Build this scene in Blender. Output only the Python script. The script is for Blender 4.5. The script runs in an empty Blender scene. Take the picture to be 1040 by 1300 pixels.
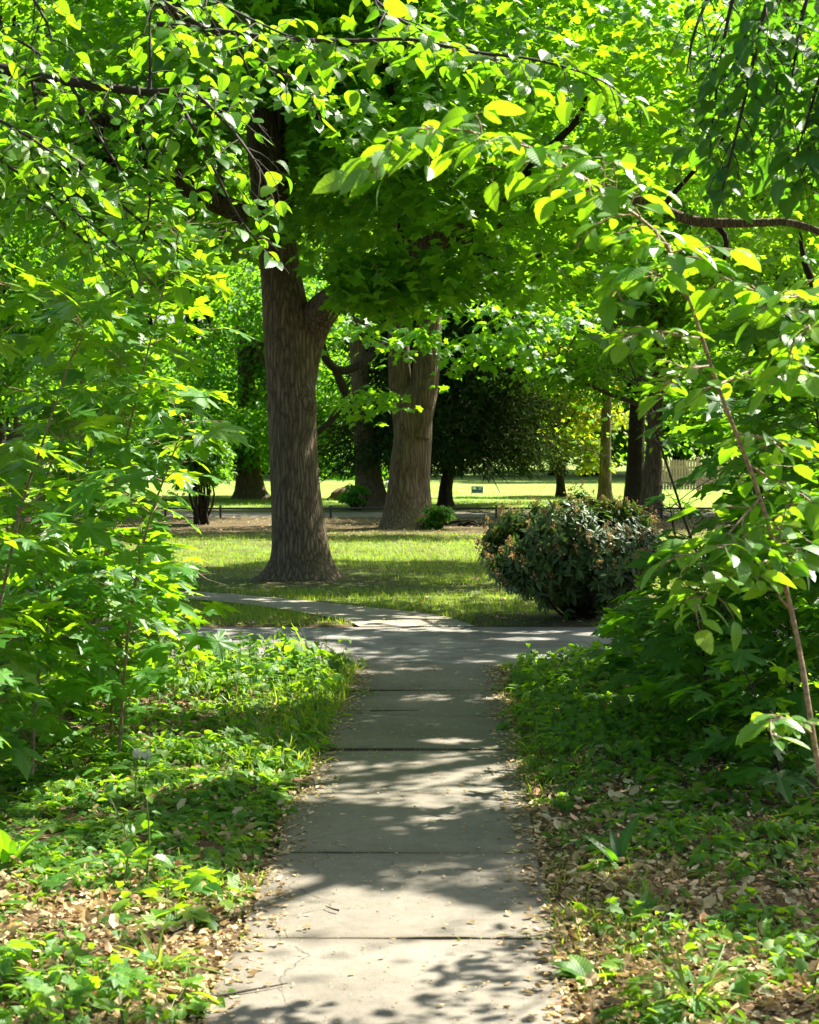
import bpy, math
import numpy as np

rng = np.random.default_rng(11)
C = bpy.context.scene.collection
SC = bpy.context.scene

# ------------------------------------------------------------------ camera model
F, H, HY = 2300.0, 1.65, 562.0          # focal length in photo pixels, eye height, horizon row


def P(x, y, d):
    """photo pixel at depth d -> world point"""
    return np.array([(x - 520.0) * d / F, d, H - (y - HY) * d / F])


def pix(p):
    """world points (N,3) -> photo pixel x, y, depth"""
    d = np.maximum(p[:, 1], 0.3)
    return 520 + p[:, 0] * F / d, HY + (H - p[:, 2]) * F / d, p[:, 1]


SUN_AZ, SUN_EL = math.radians(52), math.radians(52)   # azimuth from +Y towards +X
SD = np.array([math.sin(SUN_AZ) * math.cos(SUN_EL), math.cos(SUN_AZ) * math.cos(SUN_EL), math.sin(SUN_EL)])
KX, KY = SD[0] / SD[2], SD[1] / SD[2]


def nrm(a):
    return a / np.maximum(np.linalg.norm(a, axis=-1, keepdims=True), 1e-9)


# cheap smooth noise ------------------------------------------------------------
_nr = np.random.default_rng(5)
_NF = nrm(_nr.normal(size=(10, 3))) * _nr.uniform(.6, 1.6, (10, 1))
_NP = _nr.uniform(0, 6.28, 10)


def noise(p, s=1.0):
    p = np.asarray(p, float)
    if p.shape[-1] == 2:
        p = np.concatenate([p, np.zeros(p.shape[:-1] + (1,))], -1)
    q = (p * s) @ _NF.T * 2.2 + _NP
    return np.sin(q + 1.3 * np.sin(q[..., ::-1])).mean(-1) * 1.7


# ------------------------------------------------------------------ mesh building
class MB:
    def __init__(self):
        self.v, self.lv, self.ft, self.at, self.n = [], [], [], [], 0

    def add(self, v, faces, at=None):
        v = np.asarray(v, float)
        if at is None:
            at = np.zeros((len(v), 3))
        self.v.append(v)
        self.at.append(at)
        for f in faces:
            f = np.asarray(f, np.int64)
            if len(f):
                self.lv.append((f + self.n).ravel())
                self.ft.append(np.full(len(f), f.shape[1]))
        self.n += len(v)

    def leaves(self, T, pos, X, Z, s, rnd=None):
        N = len(pos)
        if N == 0:
            return
        X = nrm(X)
        Z = nrm(Z - (Z * X).sum(1, keepdims=True) * X)
        Y = np.cross(Z, X)
        s = np.broadcast_to(np.asarray(s, float), (N,))
        if rnd is None:
            rnd = rng.random(N)
        tv = T['v']
        V = len(tv)
        sv = s[:, None, None]
        w = pos[:, None, :] + sv * (tv[None, :, 0:1] * X[:, None, :] + tv[None, :, 1:2] * Y[:, None, :] + tv[None, :, 2:3] * Z[:, None, :])
        off = (np.arange(N) * V)[:, None, None]
        at = np.empty((N, V, 3))
        at[:, :, :2] = T['uv'][None]
        at[:, :, 2] = rnd[:, None]
        self.add(w.reshape(-1, 3), [(f[None] + off).reshape(-1, f.shape[1]) for f in T['f']], at.reshape(-1, 3))

    def segs(self, A, B, r0, r1):
        """many thin three-sided stalks"""
        N = len(A)
        if N == 0:
            return
        T = nrm(B - A)
        ref = np.where(np.abs(T[:, 2:3]) > .9, np.array([[1., 0, 0]]), np.array([[0, 0, 1.]]))
        U = nrm(np.cross(T, ref))
        W = np.cross(T, U)
        r0 = np.broadcast_to(r0, (N,))[:, None]
        r1 = np.broadcast_to(r1, (N,))[:, None]
        vs = []
        for Q, r in ((A, r0), (B, r1)):
            for k in range(3):
                a = k * 2.0944
                vs.append(Q + r * (math.cos(a) * U + math.sin(a) * W))
        v = np.stack(vs, 1)
        f = np.array([[0, 1, 4, 3], [1, 2, 5, 4], [2, 0, 3, 5]])
        off = (np.arange(N) * 6)[:, None, None]
        at = np.zeros((N * 6, 3))
        at[:, 2] = np.repeat(rng.random(N), 6)
        self.add(v.reshape(-1, 3), [(f[None] + off).reshape(-1, 4)], at)

    def tube(self, pts, rad, sides=8, step=None, disp=None, cap=True):
        pts = np.asarray(pts, float)
        rad = np.asarray(rad, float)
        if step:
            pts, rad = resample(pts, rad, step)
        n = len(pts)
        T = nrm(np.gradient(pts, axis=0))
        u = np.cross(T[0], [0, 1, 0.02])
        if np.linalg.norm(u) < .2:
            u = np.cross(T[0], [1, 0, 0.])
        U = [nrm(u)]
        for i in range(1, n):
            w = U[-1] - T[i] * (U[-1] @ T[i])
            U.append(nrm(w))
        U = np.array(U)
        W = np.cross(T, U)
        a = np.linspace(0, 2 * np.pi, sides, endpoint=False)
        dirs = np.cos(a)[None, :, None] * U[:, None, :] + np.sin(a)[None, :, None] * W[:, None, :]
        r = np.repeat(rad[:, None], sides, 1)
        base = pts[:, None, :] + dirs * r[..., None]
        if disp is not None:
            r = disp(base, dirs, r)
            base = pts[:, None, :] + dirs * r[..., None]
        i = np.arange(n - 1)[:, None] * sides
        j = np.arange(sides)[None]
        k = (j + 1) % sides
        q = np.stack([i + j, i + k, i + sides + k, i + sides + j], -1).reshape(-1, 4)
        at = np.zeros((n * sides, 3))
        at[:, 2] = rng.random()
        self.add(base.reshape(-1, 3), [q], at)
        if cap:
            self.add(base[-1], [np.arange(sides)[None]], at[:sides])

    def box(self, c, s, rot=0.0, at=None, bev=0.0):
        c = np.asarray(c, float)
        x, y, z = np.asarray(s, float) / 2
        b = min(bev, x * .9, y * .9, z * .9)
        if b <= 0:
            v = np.array([[i * x, j * y, k * z] for k in (-1, 1) for j in (-1, 1) for i in (-1, 1)])
            f4 = np.array([[0, 2, 3, 1], [4, 5, 7, 6], [0, 1, 5, 4], [2, 6, 7, 3], [0, 4, 6, 2], [1, 3, 7, 5]])
            fs = [f4]
        else:
            ring = [(-x + b, -y), (x - b, -y), (x, -y + b), (x, y - b), (x - b, y), (-x + b, y), (-x, y - b), (-x, -y + b)]
            ring = np.array(ring)
            inn = ring * [(x - b) / x, (y - b) / y]
            lay = [np.c_[inn, np.full(8, -z)], np.c_[ring, np.full(8, -z + b)], np.c_[ring, np.full(8, z - b)], np.c_[inn, np.full(8, z)]]
            v = np.concatenate(lay)
            q = []
            for l in range(3):
                for k in range(8):
                    q.append([l * 8 + k, l * 8 + (k + 1) % 8, l * 8 + 8 + (k + 1) % 8, l * 8 + 8 + k])
            fs = [np.array(q), np.arange(8)[None, ::-1], (24 + np.arange(8))[None]]
        cr, sr = math.cos(rot), math.sin(rot)
        v = np.c_[v[:, 0] * cr - v[:, 1] * sr, v[:, 0] * sr + v[:, 1] * cr, v[:, 2]] + c
        a = np.zeros((len(v), 3))
        a[:, 2] = rng.random()
        self.add(v, fs, a)

    def build(self, name, mat, parent=None, smooth=False):
        me = bpy.data.meshes.new(name)
        if self.n:
            v = np.concatenate(self.v)
            at = np.concatenate(self.at)
            if parent is not None:
                v = v - np.array(parent.location)[None]
            lv = np.concatenate(self.lv).astype(np.int32)
            ft = np.concatenate(self.ft).astype(np.int32)
            me.vertices.add(len(v))
            me.vertices.foreach_set('co', v.astype(np.float32).ravel())
            me.loops.add(len(lv))
            me.loops.foreach_set('vertex_index', lv)
            me.polygons.add(len(ft))
            me.polygons.foreach_set('loop_start', np.r_[0, np.cumsum(ft)[:-1]].astype(np.int32))
            me.polygons.foreach_set('loop_total', ft)
            me.polygons.foreach_set('use_smooth', np.full(len(ft), smooth, bool))
            a = me.attributes.new('leaf', 'FLOAT_VECTOR', 'POINT')
            a.data.foreach_set('vector', at.astype(np.float32).ravel())
            me.update(calc_edges=True)
        me.materials.append(mat)
        o = bpy.data.objects.new(name, me)
        C.objects.link(o)
        if parent is not None:
            o.parent = parent
        return o


def resample(pts, rad, step):
    """Catmull-Rom through pts"""
    pts = np.asarray(pts, float)
    n = len(pts)
    e = np.concatenate([[2 * pts[0] - pts[1]], pts, [2 * pts[-1] - pts[-2]]])
    op, orad = [], []
    for i in range(n - 1):
        p0, p1, p2, p3 = e[i:i + 4]
        m = max(2, int(np.linalg.norm(p2 - p1) / step))
        t = np.linspace(0, 1, m, endpoint=False)[:, None]
        op.append(.5 * ((2 * p1) + (-p0 + p2) * t + (2 * p0 - 5 * p1 + 4 * p2 - p3) * t ** 2 + (-p0 + 3 * p1 - 3 * p2 + p3) * t ** 3))
        s = t[:, 0] * t[:, 0] * (3 - 2 * t[:, 0])
        orad.append(rad[i] * (1 - s) + rad[i + 1] * s)
    op.append(pts[-1:])
    orad.append(np.array([rad[-1]]))
    return np.concatenate(op), np.concatenate(orad)


def tag(o, label=None, cat=None, group=None, kind=None):
    if label:
        o['label'] = label
    if cat:
        o['category'] = cat
    if group:
        o['group'] = group
    if kind:
        o['kind'] = kind
    return o


def thing(name, label, cat, loc, group=None):
    o = bpy.data.objects.new(name, None)
    o.empty_display_size = .2
    C.objects.link(o)
    o.location = [float(c) for c in loc]
    return tag(o, label, cat, group)


def dup(root, loc, rotz, scale, label):
    r = root.copy()
    C.objects.link(r)
    r.location = [float(c) for c in loc]
    r.rotation_euler = (0, 0, rotz)
    r.scale = (scale[0], scale[0], scale[1])
    r['label'] = label
    for ch in list(root.children):
        c = ch.copy()
        C.objects.link(c)
        c.parent = r
    return r


# ------------------------------------------------------------------ materials
class NT:
    def __init__(self, name):
        self.m = bpy.data.materials.new(name)
        self.m.use_nodes = True
        self.t = self.m.node_tree
        self.t.nodes.clear()
        self.out = self.t.nodes.new('ShaderNodeOutputMaterial')

    def n(self, typ, props=None, **ins):
        nd = self.t.nodes.new('ShaderNode' + typ)
        for k, v in (props or {}).items():
            setattr(nd, k, v)
        for k, v in ins.items():
            key = int(k[1:]) if k[0] == '_' else k.replace('_', ' ')
            s = nd.inputs[key]
            if hasattr(v, 'is_linked') or hasattr(v, 'links'):
                self.t.links.new(v, s)
            else:
                s.default_value = v
        return nd

    def math(self, op, a, b=0.0, c=None):
        nd = self.n('Math', {'operation': op}, _0=a, _1=b)
        if c is not None:
            self.set(nd, 2, c)
        return nd.outputs[0]

    def set(self, nd, i, v):
        if hasattr(v, 'links'):
            self.t.links.new(v, nd.inputs[i])
        else:
            nd.inputs[i].default_value = v

    def ramp(self, fac, stops, interp='LINEAR'):
        nd = self.n('ValToRGB', None, Fac=fac)
        cr = nd.color_ramp
        cr.interpolation = interp
        while len(cr.elements) < len(stops):
            cr.elements.new(.5)
        for e, (p, c) in zip(cr.elements, stops):
            e.position = p
            e.color = (*c, 1) if len(c) == 3 else c
        return nd.outputs[0]

    def mix(self, fac, a, b, blend='MIX'):
        nd = self.t.nodes.new('ShaderNodeMix')
        nd.data_type = 'RGBA'
        nd.blend_type = blend
        for i, v in ((0, fac), (6, a), (7, b)):
            self.set(nd, i, v if hasattr(v, 'links') or i == 0 else (*v, 1))
        return nd.outputs[2]

    def noise(self, scale, detail=4, vec=None, rough=.55):
        kw = dict(Scale=scale, Detail=detail, Roughness=rough)
        if vec is not None:
            kw['Vector'] = vec
        return self.n('TexNoise', None, **kw).outputs['Fac']

    def done(self, shader):
        self.t.links.new(shader, self.out.inputs[0])
        return self.m


def leaf_mat(name, cols, trans, fac=.42, rough=.42, spec=.5, vein=None, back=None):
    """cols: three reflectance colours along the per-leaf random; trans: two transmission colours"""
    k = NT(name)
    at = k.n('Attribute', {'attribute_name': 'leaf'})
    sep = k.n('SeparateXYZ', None, Vector=at.outputs['Vector'])
    u, v, r = sep.outputs
    c2 = cols[2]
    base = k.ramp(r, [(0, cols[0]), (.5, cols[1]), (.93, c2), (1, (c2[0] * 1.9, c2[1] * 1.05, c2[2]))])
    tr = k.ramp(r, [(0, trans[0]), (1, trans[1])])
    kw = {}
    if vein:
        av = k.math('ABSOLUTE', v)
        mid = k.math('LESS_THAN', av, .018)
        if vein == 'pinnate':
            w = k.math('FRACT', k.math('MULTIPLY', k.math('SUBTRACT', u, k.math('MULTIPLY', av, .75)), 9.0))
            side = k.math('LESS_THAN', k.math('ABSOLUTE', k.math('SUBTRACT', w, .5)), .07)
            hgt = k.math('PINGPONG', w, .5)
        else:
            ang = k.math('ARCTAN2', av, u)
            a1 = k.math('ABSOLUTE', k.math('SUBTRACT', ang, .78))
            a2 = k.math('ABSOLUTE', k.math('SUBTRACT', ang, 1.62))
            side = k.math('LESS_THAN', k.math('MINIMUM', a1, a2), .035)
            hgt = k.math('MINIMUM', k.math('MINIMUM', a1, a2), .3)
        vn = k.math('MAXIMUM', mid, side)
        base = k.mix(k.math('MULTIPLY', vn, .45), base, (.16, .27, .07))
        tr = k.mix(k.math('MULTIPLY', vn, .55), tr, (.10, .26, .01))
        blot = k.noise(30, 4, k.n('TexCoord').outputs['Object'], .65)
        tr = k.mix(k.ramp(blot, [(.45, (0, 0, 0)), (.75, (.28,) * 3)]), tr, (.14, .34, .008))
        base = k.mix(k.ramp(blot, [(.64, (0, 0, 0)), (.74, (.6,) * 3)]), base, (.10, .12, .03))
        kw['Normal'] = k.n('Bump', None, Strength=.35, Distance=.004, Height=hgt).outputs[0]
    geo = k.n('NewGeometry')
    if back:
        base = k.mix(k.math('MULTIPLY', geo.outputs['Backfacing'], .7), base, back)
    p = k.n('BsdfPrincipled', None, Base_Color=base, Roughness=rough, Specular_IOR_Level=spec, **kw)
    t = k.n('BsdfTranslucent', None, Color=tr)
    m = k.n('MixShader', None, _0=fac, _1=p.outputs[0], _2=t.outputs[0])
    return k.done(m.outputs[0])


def bark_mat(name, dark, light, moss, sx=11.0, sz=1.6, bump=.9, mossamt=.35):
    k = NT(name)
    tc = k.n('TexCoord')
    wob = k.n('TexNoise', None, Vector=tc.outputs['Object'], Scale=2.2, Detail=3.0)
    vec = k.n('VectorMath', {'operation': 'MULTIPLY_ADD'}, _0=wob.outputs['Color'], _1=(.12, .12, .3), _2=tc.outputs['Object'])
    mp = k.n('Mapping', None, Vector=vec.outputs[0], Scale=(sx, sx, sz))
    vo = k.n('TexVoronoi', {'feature': 'DISTANCE_TO_EDGE'}, Vector=mp.outputs[0], Scale=1.0)
    vo2 = k.n('TexVoronoi', {'feature': 'DISTANCE_TO_EDGE'}, Vector=mp.outputs[0], Scale=2.3)
    nz = k.noise(28, 6, tc.outputs['Object'], .7)
    e = k.math('ADD', k.math('MULTIPLY', vo.outputs[0], 1.5), k.math('MULTIPLY', vo2.outputs[0], .7))
    h = k.math('ADD', k.math('MINIMUM', e, .75), k.math('MULTIPLY', nz, .35))
    col = k.ramp(h, [(.12, dark), (.45, tuple(.5 * a + .5 * b for a, b in zip(dark, light))), (.85, light)])
    big = k.noise(1.3, 3, tc.outputs['Object'])
    col = k.mix(k.ramp(big, [(.42, (0, 0, 0)), (.68, (mossamt,) * 3)]), col, moss)
    b = k.n('Bump', None, Strength=bump, Distance=.03, Height=h)
    p = k.n('BsdfPrincipled', None, Base_Color=col, Roughness=.92, Specular_IOR_Level=.2, Normal=b.outputs[0])
    return k.done(p.outputs[0])


def plain_mat(name, col, rough=.6, var=.25, scale=6.0, spec=.3):
    k = NT(name)
    tc = k.n('TexCoord')
    nz = k.noise(scale, 5, tc.outputs['Object'])
    c = k.ramp(nz, [(.3, tuple(x * (1 - var) for x in col)), (.7, tuple(min(1, x * (1 + var)) for x in col))])
    b = k.n('Bump', None, Strength=.25, Distance=.01, Height=nz)
    return k.done(k.n('BsdfPrincipled', None, Base_Color=c, Roughness=rough, Specular_IOR_Level=spec, Normal=b.outputs[0]).outputs[0])


MAPLE_NEAR = leaf_mat('maple_leaf_near', [(.028, .125, .012), (.040, .165, .016), (.064, .20, .020)],
               [(.30, .64, .008), (.48, .80, .010)], .47, .42, .32, 'palmate', (.06, .17, .03))
MAPLE_BIG = leaf_mat('maple_leaf', [(.024, .110, .012), (.036, .145, .014), (.060, .19, .018)],
               [(.24, .60, .010), (.40, .74, .010)], .47, .45, .3)
ELM_NEAR = leaf_mat('elm_leaf_near', [(.042, .14, .016), (.056, .175, .018), (.085, .22, .024)],
               [(.26, .60, .008), (.44, .74, .010)], .47, .33, .5, 'pinnate', (.07, .19, .04))
LINDEN = leaf_mat('linden_leaf', [(.030, .12, .012), (.046, .16, .016), (.078, .20, .022)],
               [(.20, .54, .008), (.40, .72, .010)], .47, .40, .4, 'pinnate', (.07, .18, .04))
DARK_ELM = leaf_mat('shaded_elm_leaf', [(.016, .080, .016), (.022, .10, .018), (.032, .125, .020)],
               [(.12, .40, .010), (.20, .50, .012)], .40, .45, .3, 'pinnate')  # elm leaf with the shade on the hanging boughs put into darker colours
FAR_A = leaf_mat('far_leaf_bright', [(.032, .125, .012), (.052, .17, .016), (.088, .21, .022)],
               [(.28, .62, .010), (.46, .76, .016)], .48, .5, .25)
FAR_B = leaf_mat('far_leaf_mid', [(.022, .10, .012), (.034, .14, .014), (.055, .18, .018)],
               [(.20, .54, .010), (.34, .68, .012)], .46, .5, .25)
UNDER = leaf_mat('understorey_leaf', [(.022, .100, .014), (.032, .130, .015), (.052, .165, .018)],
               [(.20, .52, .010), (.32, .64, .010)], .45, .45, .3, 'palmate')
YEW = leaf_mat('yew_needles', [(.013, .036, .009), (.02, .05, .011), (.032, .066, .013)],
               [(.04, .08, .005), (.08, .12, .006)], .10, .8, .06)
YEW_LIT = leaf_mat('sunlit_yew_needles', [(.07, .12, .010), (.12, .17, .012), (.17, .21, .015)],
                [(.40, .52, .01), (.62, .66, .02)], .42, .55, .3)  # sunlight on the yew put into a yellow needle colour
LAUREL = leaf_mat('shrub_leaf', [(.022, .060, .016), (.034, .080, .018), (.060, .11, .025)],
                  [(.14, .28, .02), (.22, .36, .02)], .25, .42, .4, 'pinnate', (.05, .08, .04))
BLOSSOM = leaf_mat('spent_blossom', [(.23, .15, .06), (.33, .225, .10), (.42, .31, .15)],
                   [(.38, .24, .06), (.46, .32, .12)], .3, .7, .2)
HERB = leaf_mat('herb_leaf', [(.030, .125, .014), (.058, .18, .016), (.17, .28, .030)],
               [(.26, .58, .010), (.48, .76, .012)], .45, .45, .3, 'pinnate')
GRASS = leaf_mat('grass_blade', [(.06, .14, .014), (.09, .18, .02), (.15, .22, .04)],
                 [(.36, .58, .01), (.52, .66, .04)], .42, .5, .35)
LITTER = leaf_mat('dry_leaf', [(.16, .10, .042), (.44, .33, .165), (.70, .59, .35)],
               [(.32, .2, .06), (.52, .4, .16)], .28, .75, .12)
PAPER = leaf_mat('dandelion_fluff', [(.75, .75, .7), (.8, .8, .75), (.82, .82, .78)],
                 [(.75, .75, .7), (.8, .8, .75)], .5, .8, .1)
BARK_BIG = bark_mat('ridged_bark', (.030, .021, .013), (.25, .185, .115), (.09, .095, .036), 24, 2.2, 1.0)
BARK_GREY = bark_mat('grey_brown_bark', (.034, .024, .015), (.18, .13, .08), (.10, .10, .04), 17, 1.4, .8, .35)
BARK_DARK = bark_mat('dark_bark', (.012, .009, .006), (.050, .036, .023), (.03, .033, .012), 20, 4, .6, .3)
TWIG_BROWN = plain_mat('brown_twig', (.25, .175, .10), .6, .55, 70)
TWIG_DARK = plain_mat('dark_twig', (.038, .029, .02), .8, .35, 25)
TWIG_GREEN = plain_mat('green_stem', (.12, .17, .05), .6, .25, 25)


# ------------------------------------------------------------------ leaf templates
def _fan(half, fold, droop, centre=.25):
    """outline from one half, fanned from a point on the midrib and folded/drooped"""
    h = np.array(half, float)
    out = np.concatenate([h, (h[1:-1] * [1, -1])[::-1]])
    v = np.concatenate([[[centre, 0]], out])
    r2 = (v ** 2).sum(1)
    z = fold * np.abs(v[:, 1]) - droop * r2
    n = len(out)
    f = np.array([[0, 1 + i, 1 + (i + 1) % n] for i in range(n)])[:, ::-1]
    return {'v': np.c_[v, z], 'uv': v.copy(), 'f': [f]}


_MAPLE = [(0, 0), (-.10, .15), (-.17, .33), (-.10, .44), (.00, .36), (.12, .21), (.21, .38), (.24, .54), (.33, .56), (.47, .74), (.47, .58), (.55, .54),
          (.45, .36), (.45, .17), (.62, .20), (.68, .31), (.73, .18), (.84, .12), (1.04, 0)]
T_MAPLE = [_fan(_MAPLE, .16, .22), _fan(_MAPLE, .02, .30), _fan(_MAPLE, -.12, .10)]
_MAPLE_S = [(0, 0), (-.12, .38), (.12, .28), (.38, .68), (.5, .24), (.70, .26), (1, 0)]
T_MAPLE_S = [_fan(_MAPLE_S, .14, .22), _fan(_MAPLE_S, -.08, .18)]


def _blade(w, n, droop, fold, tip=.12, serr=0.0):
    """leaf as a strip of n stations with a folded midrib"""
    u = np.linspace(0, 1, n)
    prof = np.sin(np.pi * np.clip(u, 0, 1) ** .82) ** .75 * w
    prof = prof * (1 - serr * (np.arange(n) % 2))
    prof[0] = prof[-1] = .004
    z = -droop * u ** 2
    v = np.concatenate([np.c_[u, prof, z + fold * prof], np.c_[u, 0 * u, z], np.c_[u, -prof, z + fold * prof]])
    f = []
    for i in range(n - 1):
        f += [[n + i, n + i + 1, i + 1, i], [2 * n + i, 2 * n + i + 1, n + i + 1, n + i]]
    return {'v': v, 'uv': v[:, :2].copy(), 'f': [np.array(f)]}


T_ELM = [_blade(.30, 11, .22, .30, serr=.10), _blade(.29, 11, .40, .12, serr=.10), _blade(.31, 11, .06, .22, serr=.10)]
T_LINDEN = [_blade(.40, 7, .25, .2), _blade(.37, 7, .08, -.12), _blade(.42, 7, .5, .32)]
T_OVATE = [_blade(.30, 5, .3, .2), _blade(.26, 5, .1, .3)]
T_NARROW = [_blade(.16, 5, .25, .3), _blade(.18, 5, .5, .2)]
T_SIMPLE = [_blade(.30, 3, .15, .3), _blade(.27, 3, .3, .1)]
_q = np.array([[0, 0, 0], [.45, .30, .05], [1, 0, -.1], [.45, -.30, .05]])
T_QUAD = [{'v': _q, 'uv': _q[:, :2].copy(), 'f': [np.array([[0, 3, 2, 1]])]}]
_q2 = np.array([[0, 0, 0], [.5, .10, .02], [1, 0, -.12], [.5, -.10, .02]])
T_NEEDLE = [{'v': _q2, 'uv': _q2[:, :2].copy(), 'f': [np.array([[0, 3, 2, 1]])]}]
_g = np.array([[0, .045, 0], [0, -.045, 0], [.45, -.03, .05], [.45, .03, .05], [.8, -.015, -.05], [.8, .015, -.05], [1, 0, -.2]])
T_GRASS = [{'v': _g, 'uv': _g[:, :2].copy(), 'f': [np.array([[0, 1, 2, 3], [3, 2, 4, 5]]), np.array([[5, 4, 6]])]}]
_gs = np.array([[0, .05, 0], [0, -.05, 0], [1, 0, -.12]])
T_GRASS_S = [{'v': _gs, 'uv': _gs[:, :2].copy(), 'f': [np.array([[0, 1, 2]])]}]
_lt = np.array([[0, 0, 0], [.3, .26, .12], [.75, .2, .18], [1, 0, .02], [.7, -.22, .16], [.25, -.27, .02], [.5, 0, -.04]])
T_LITTER = [{'v': _lt, 'uv': _lt[:, :2].copy(), 'f': [np.array([[6, i, (i + 1) % 6] for i in range(6)])[:, ::-1]]},
            {'v': _lt * [1, 1, -1], 'uv': _lt[:, :2].copy(), 'f': [np.array([[6, i, (i + 1) % 6] for i in range(6)])[:, ::-1]]}]


def scatter(mb, temps, pos, X, Z, s, rnd=None):
    k = rng.integers(0, len(temps), len(pos))
    s = np.broadcast_to(np.asarray(s, float), (len(pos),))
    for i, T in enumerate(temps):
        m = k == i
        mb.leaves(T, pos[m], X[m], Z[m], s[m], None if rnd is None else rnd[m])


def orient(az, pitch, jit=.25):
    """leaf axis from azimuth and downward pitch, normal near up"""
    X = np.stack([np.cos(az) * np.cos(pitch), np.sin(az) * np.cos(pitch), -np.sin(pitch)], 1)
    Z = np.tile([0, 0, 1.], (len(az), 1)) + rng.normal(0, jit, (len(az), 3))
    return X, Z


# ------------------------------------------------------------------ where sun reaches: holes in the canopy
# ellipses on the ground plane (x, y, rx, ry, share of leaves missing along the sun's path)
HOLES = []


def hole(p, rx, ry, prob=.95):
    p = np.asarray(p, float)
    HOLES.append((p[0] - p[2] * KX, p[1] - p[2] * KY, rx, ry, prob))


def sunny(pos):
    """True for leaves that stay"""
    gx = pos[:, 0] - pos[:, 2] * KX
    gy = pos[:, 1] - pos[:, 2] * KY
    g = np.stack([gx, gy], 1)
    w = noise(g, 1.1) * .35 + noise(g, 3.1) * .2
    pr = np.zeros(len(pos))
    for (x, y, rx, ry, p) in HOLES:
        d = np.sqrt(((gx - x) / rx) ** 2 + ((gy - y) / ry) ** 2) + w
        pr = np.maximum(pr, np.where(d < 1, p, 0))
    return rng.random(len(pos)) > pr


def shafts(pos, scale=.55, cut=.15, soft=.12):
    """1 where the crown stands open along the sun's path (clumps and gaps), 0 in the clumps"""
    g = np.stack([pos[:, 0] - pos[:, 2] * KX, pos[:, 1] - pos[:, 2] * KY], 1)
    v = .65 * noise(g, scale) + .45 * noise(g + 7.3, scale * 2.3)
    return np.clip((v - cut) / soft, 0, 1)


def G(x, y):
    d = H * F / (y - HY)
    return np.array([(x - 520) * d / F, d, 0.0])


hole(G(500, 1240), 1.1, .85, .99)
hole(G(130, 1200), 1.25, 1.45, .985)
hole(G(30, 1080), .6, .7, .9)
hole(G(230, 880), .85, 1.3, .98)
hole(G(320, 830), .75, .8, .98)
hole(G(560, 1110), .4, .3, .8)
hole(G(700, 1270), .5, .3, .9)
hole(G(900, 1270), .5, .25, .8)
hole(G(540, 885), .22, .2, .85)
hole(G(690, 832), .6, .16, .85)
hole(G(535, 980), .2, .12, .85)
for (x, y) in ((830, 430), (950, 500), (880, 690), (980, 690), (850, 780)):
    hole(P(x, y, 9.8), .8, .7, .9)
hole(P(720, 540, 54), 3.0, 2.4, .97)
_hr = np.random.default_rng(21)
for i in range(64):      # small openings that dapple the slabs and the right verge
    d = _hr.uniform(5.6, 16)
    hx = _hr.uniform(-.6, 2.6)
    big = 1.0 if hx > .6 else .68
    hole((hx, d, 0), _hr.uniform(.14, .42) * big, _hr.uniform(.10, .28) * big, .95)
for x in (-9, -6, -3, 0, 3, 6, 9):
    hole((x, 27.7, 0), 2.7, 3.3, .985)
for x in range(-24, 26, 4):
    hole((x, 58, 0), 4, 11, .93)
hole(P(570, 190, 5.3), .75, .45)
hole(P(780, 280, 5.3), .7, .45)
hole(P(960, 400, 5.4), .7, .45)
hole(P(920, 690, 5.6), .55, .4)
hole(P(840, 430, 5.6), .5, .4)
for (x, y) in ((250, 430), (270, 520), (200, 600), (230, 690), (250, 340), (130, 300)):
    hole(P(x, y, 9.5), 1.2, 1.1, .97)
for (x, y) in ((150, 180), (330, 130), (280, 260), (120, 60), (450, 90), (650, 100)):
    hole(P(x, y, 7.5), 1.1, .9, .96)
hole(P(690, 640, 17), 1.3, .8, .93)
hole(P(500, 780, 19), 1.6, .5, .8)
hole(P(700, 560, 46), 3, 3, .95)


# ------------------------------------------------------------------ setting: terrain, road, paths
def path_edges(d):
    d = np.asarray(d, float)
    return -.590 + .0235 * (d - 5.14), .462 + .0255 * (d - 5.14)


ROAD0, ROAD1 = 13.5, 16.3
CUR_T = np.array([(-14, 24.5), (-9, 22.6), (-5, 21.2), (-2.55, 20.25), (-1.6, 19.5), (-.55, 18.4), (.28, 17.4), (.60, 16.32)])
CUR_B = np.array([(-14, 23.7), (-9, 21.9), (-5, 20.2), (-2.6, 19.35), (-1.6, 18.45), (-.95, 17.5), (-.62, 16.95), (-.45, 16.32)])
GRAV0, GRAV1 = 40.3, 43.2


def curved_path_mask(x, y):
    t = np.interp(x, CUR_T[:, 0], CUR_T[:, 1], left=99, right=-99)
    b = np.interp(x, CUR_B[:, 0], CUR_B[:, 1], left=99, right=16)
    return (y < t) & (y > b - .12) & (y > ROAD1)


def gz(x, y):
    x = np.asarray(x, float)
    y = np.asarray(y, float)
    p = np.stack([x, y], -1)
    l, r = path_edges(y)
    out = np.maximum(l - x, x - r)
    verge = np.clip((out - .02) / .35, 0, 1) * (.045 + .03 * noise(p, .9) + .012 * noise(p, 3.5)) - .02
    lawn = .005 + .018 * noise(p, .35)
    z = np.where(y < ROAD0 - .02, verge, lawn)
    z = np.where((y > ROAD0 - .25) & (y < ROAD0), np.minimum(z, 0.0), z)
    z = np.where((y >= ROAD0 - .02) & (y < ROAD1 + .02), -.03, z)
    z = np.where(curved_path_mask(x, y), -.03, z)
    z = np.where((y > GRAV0) & (y < GRAV1), -.03, z)
    return z


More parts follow.
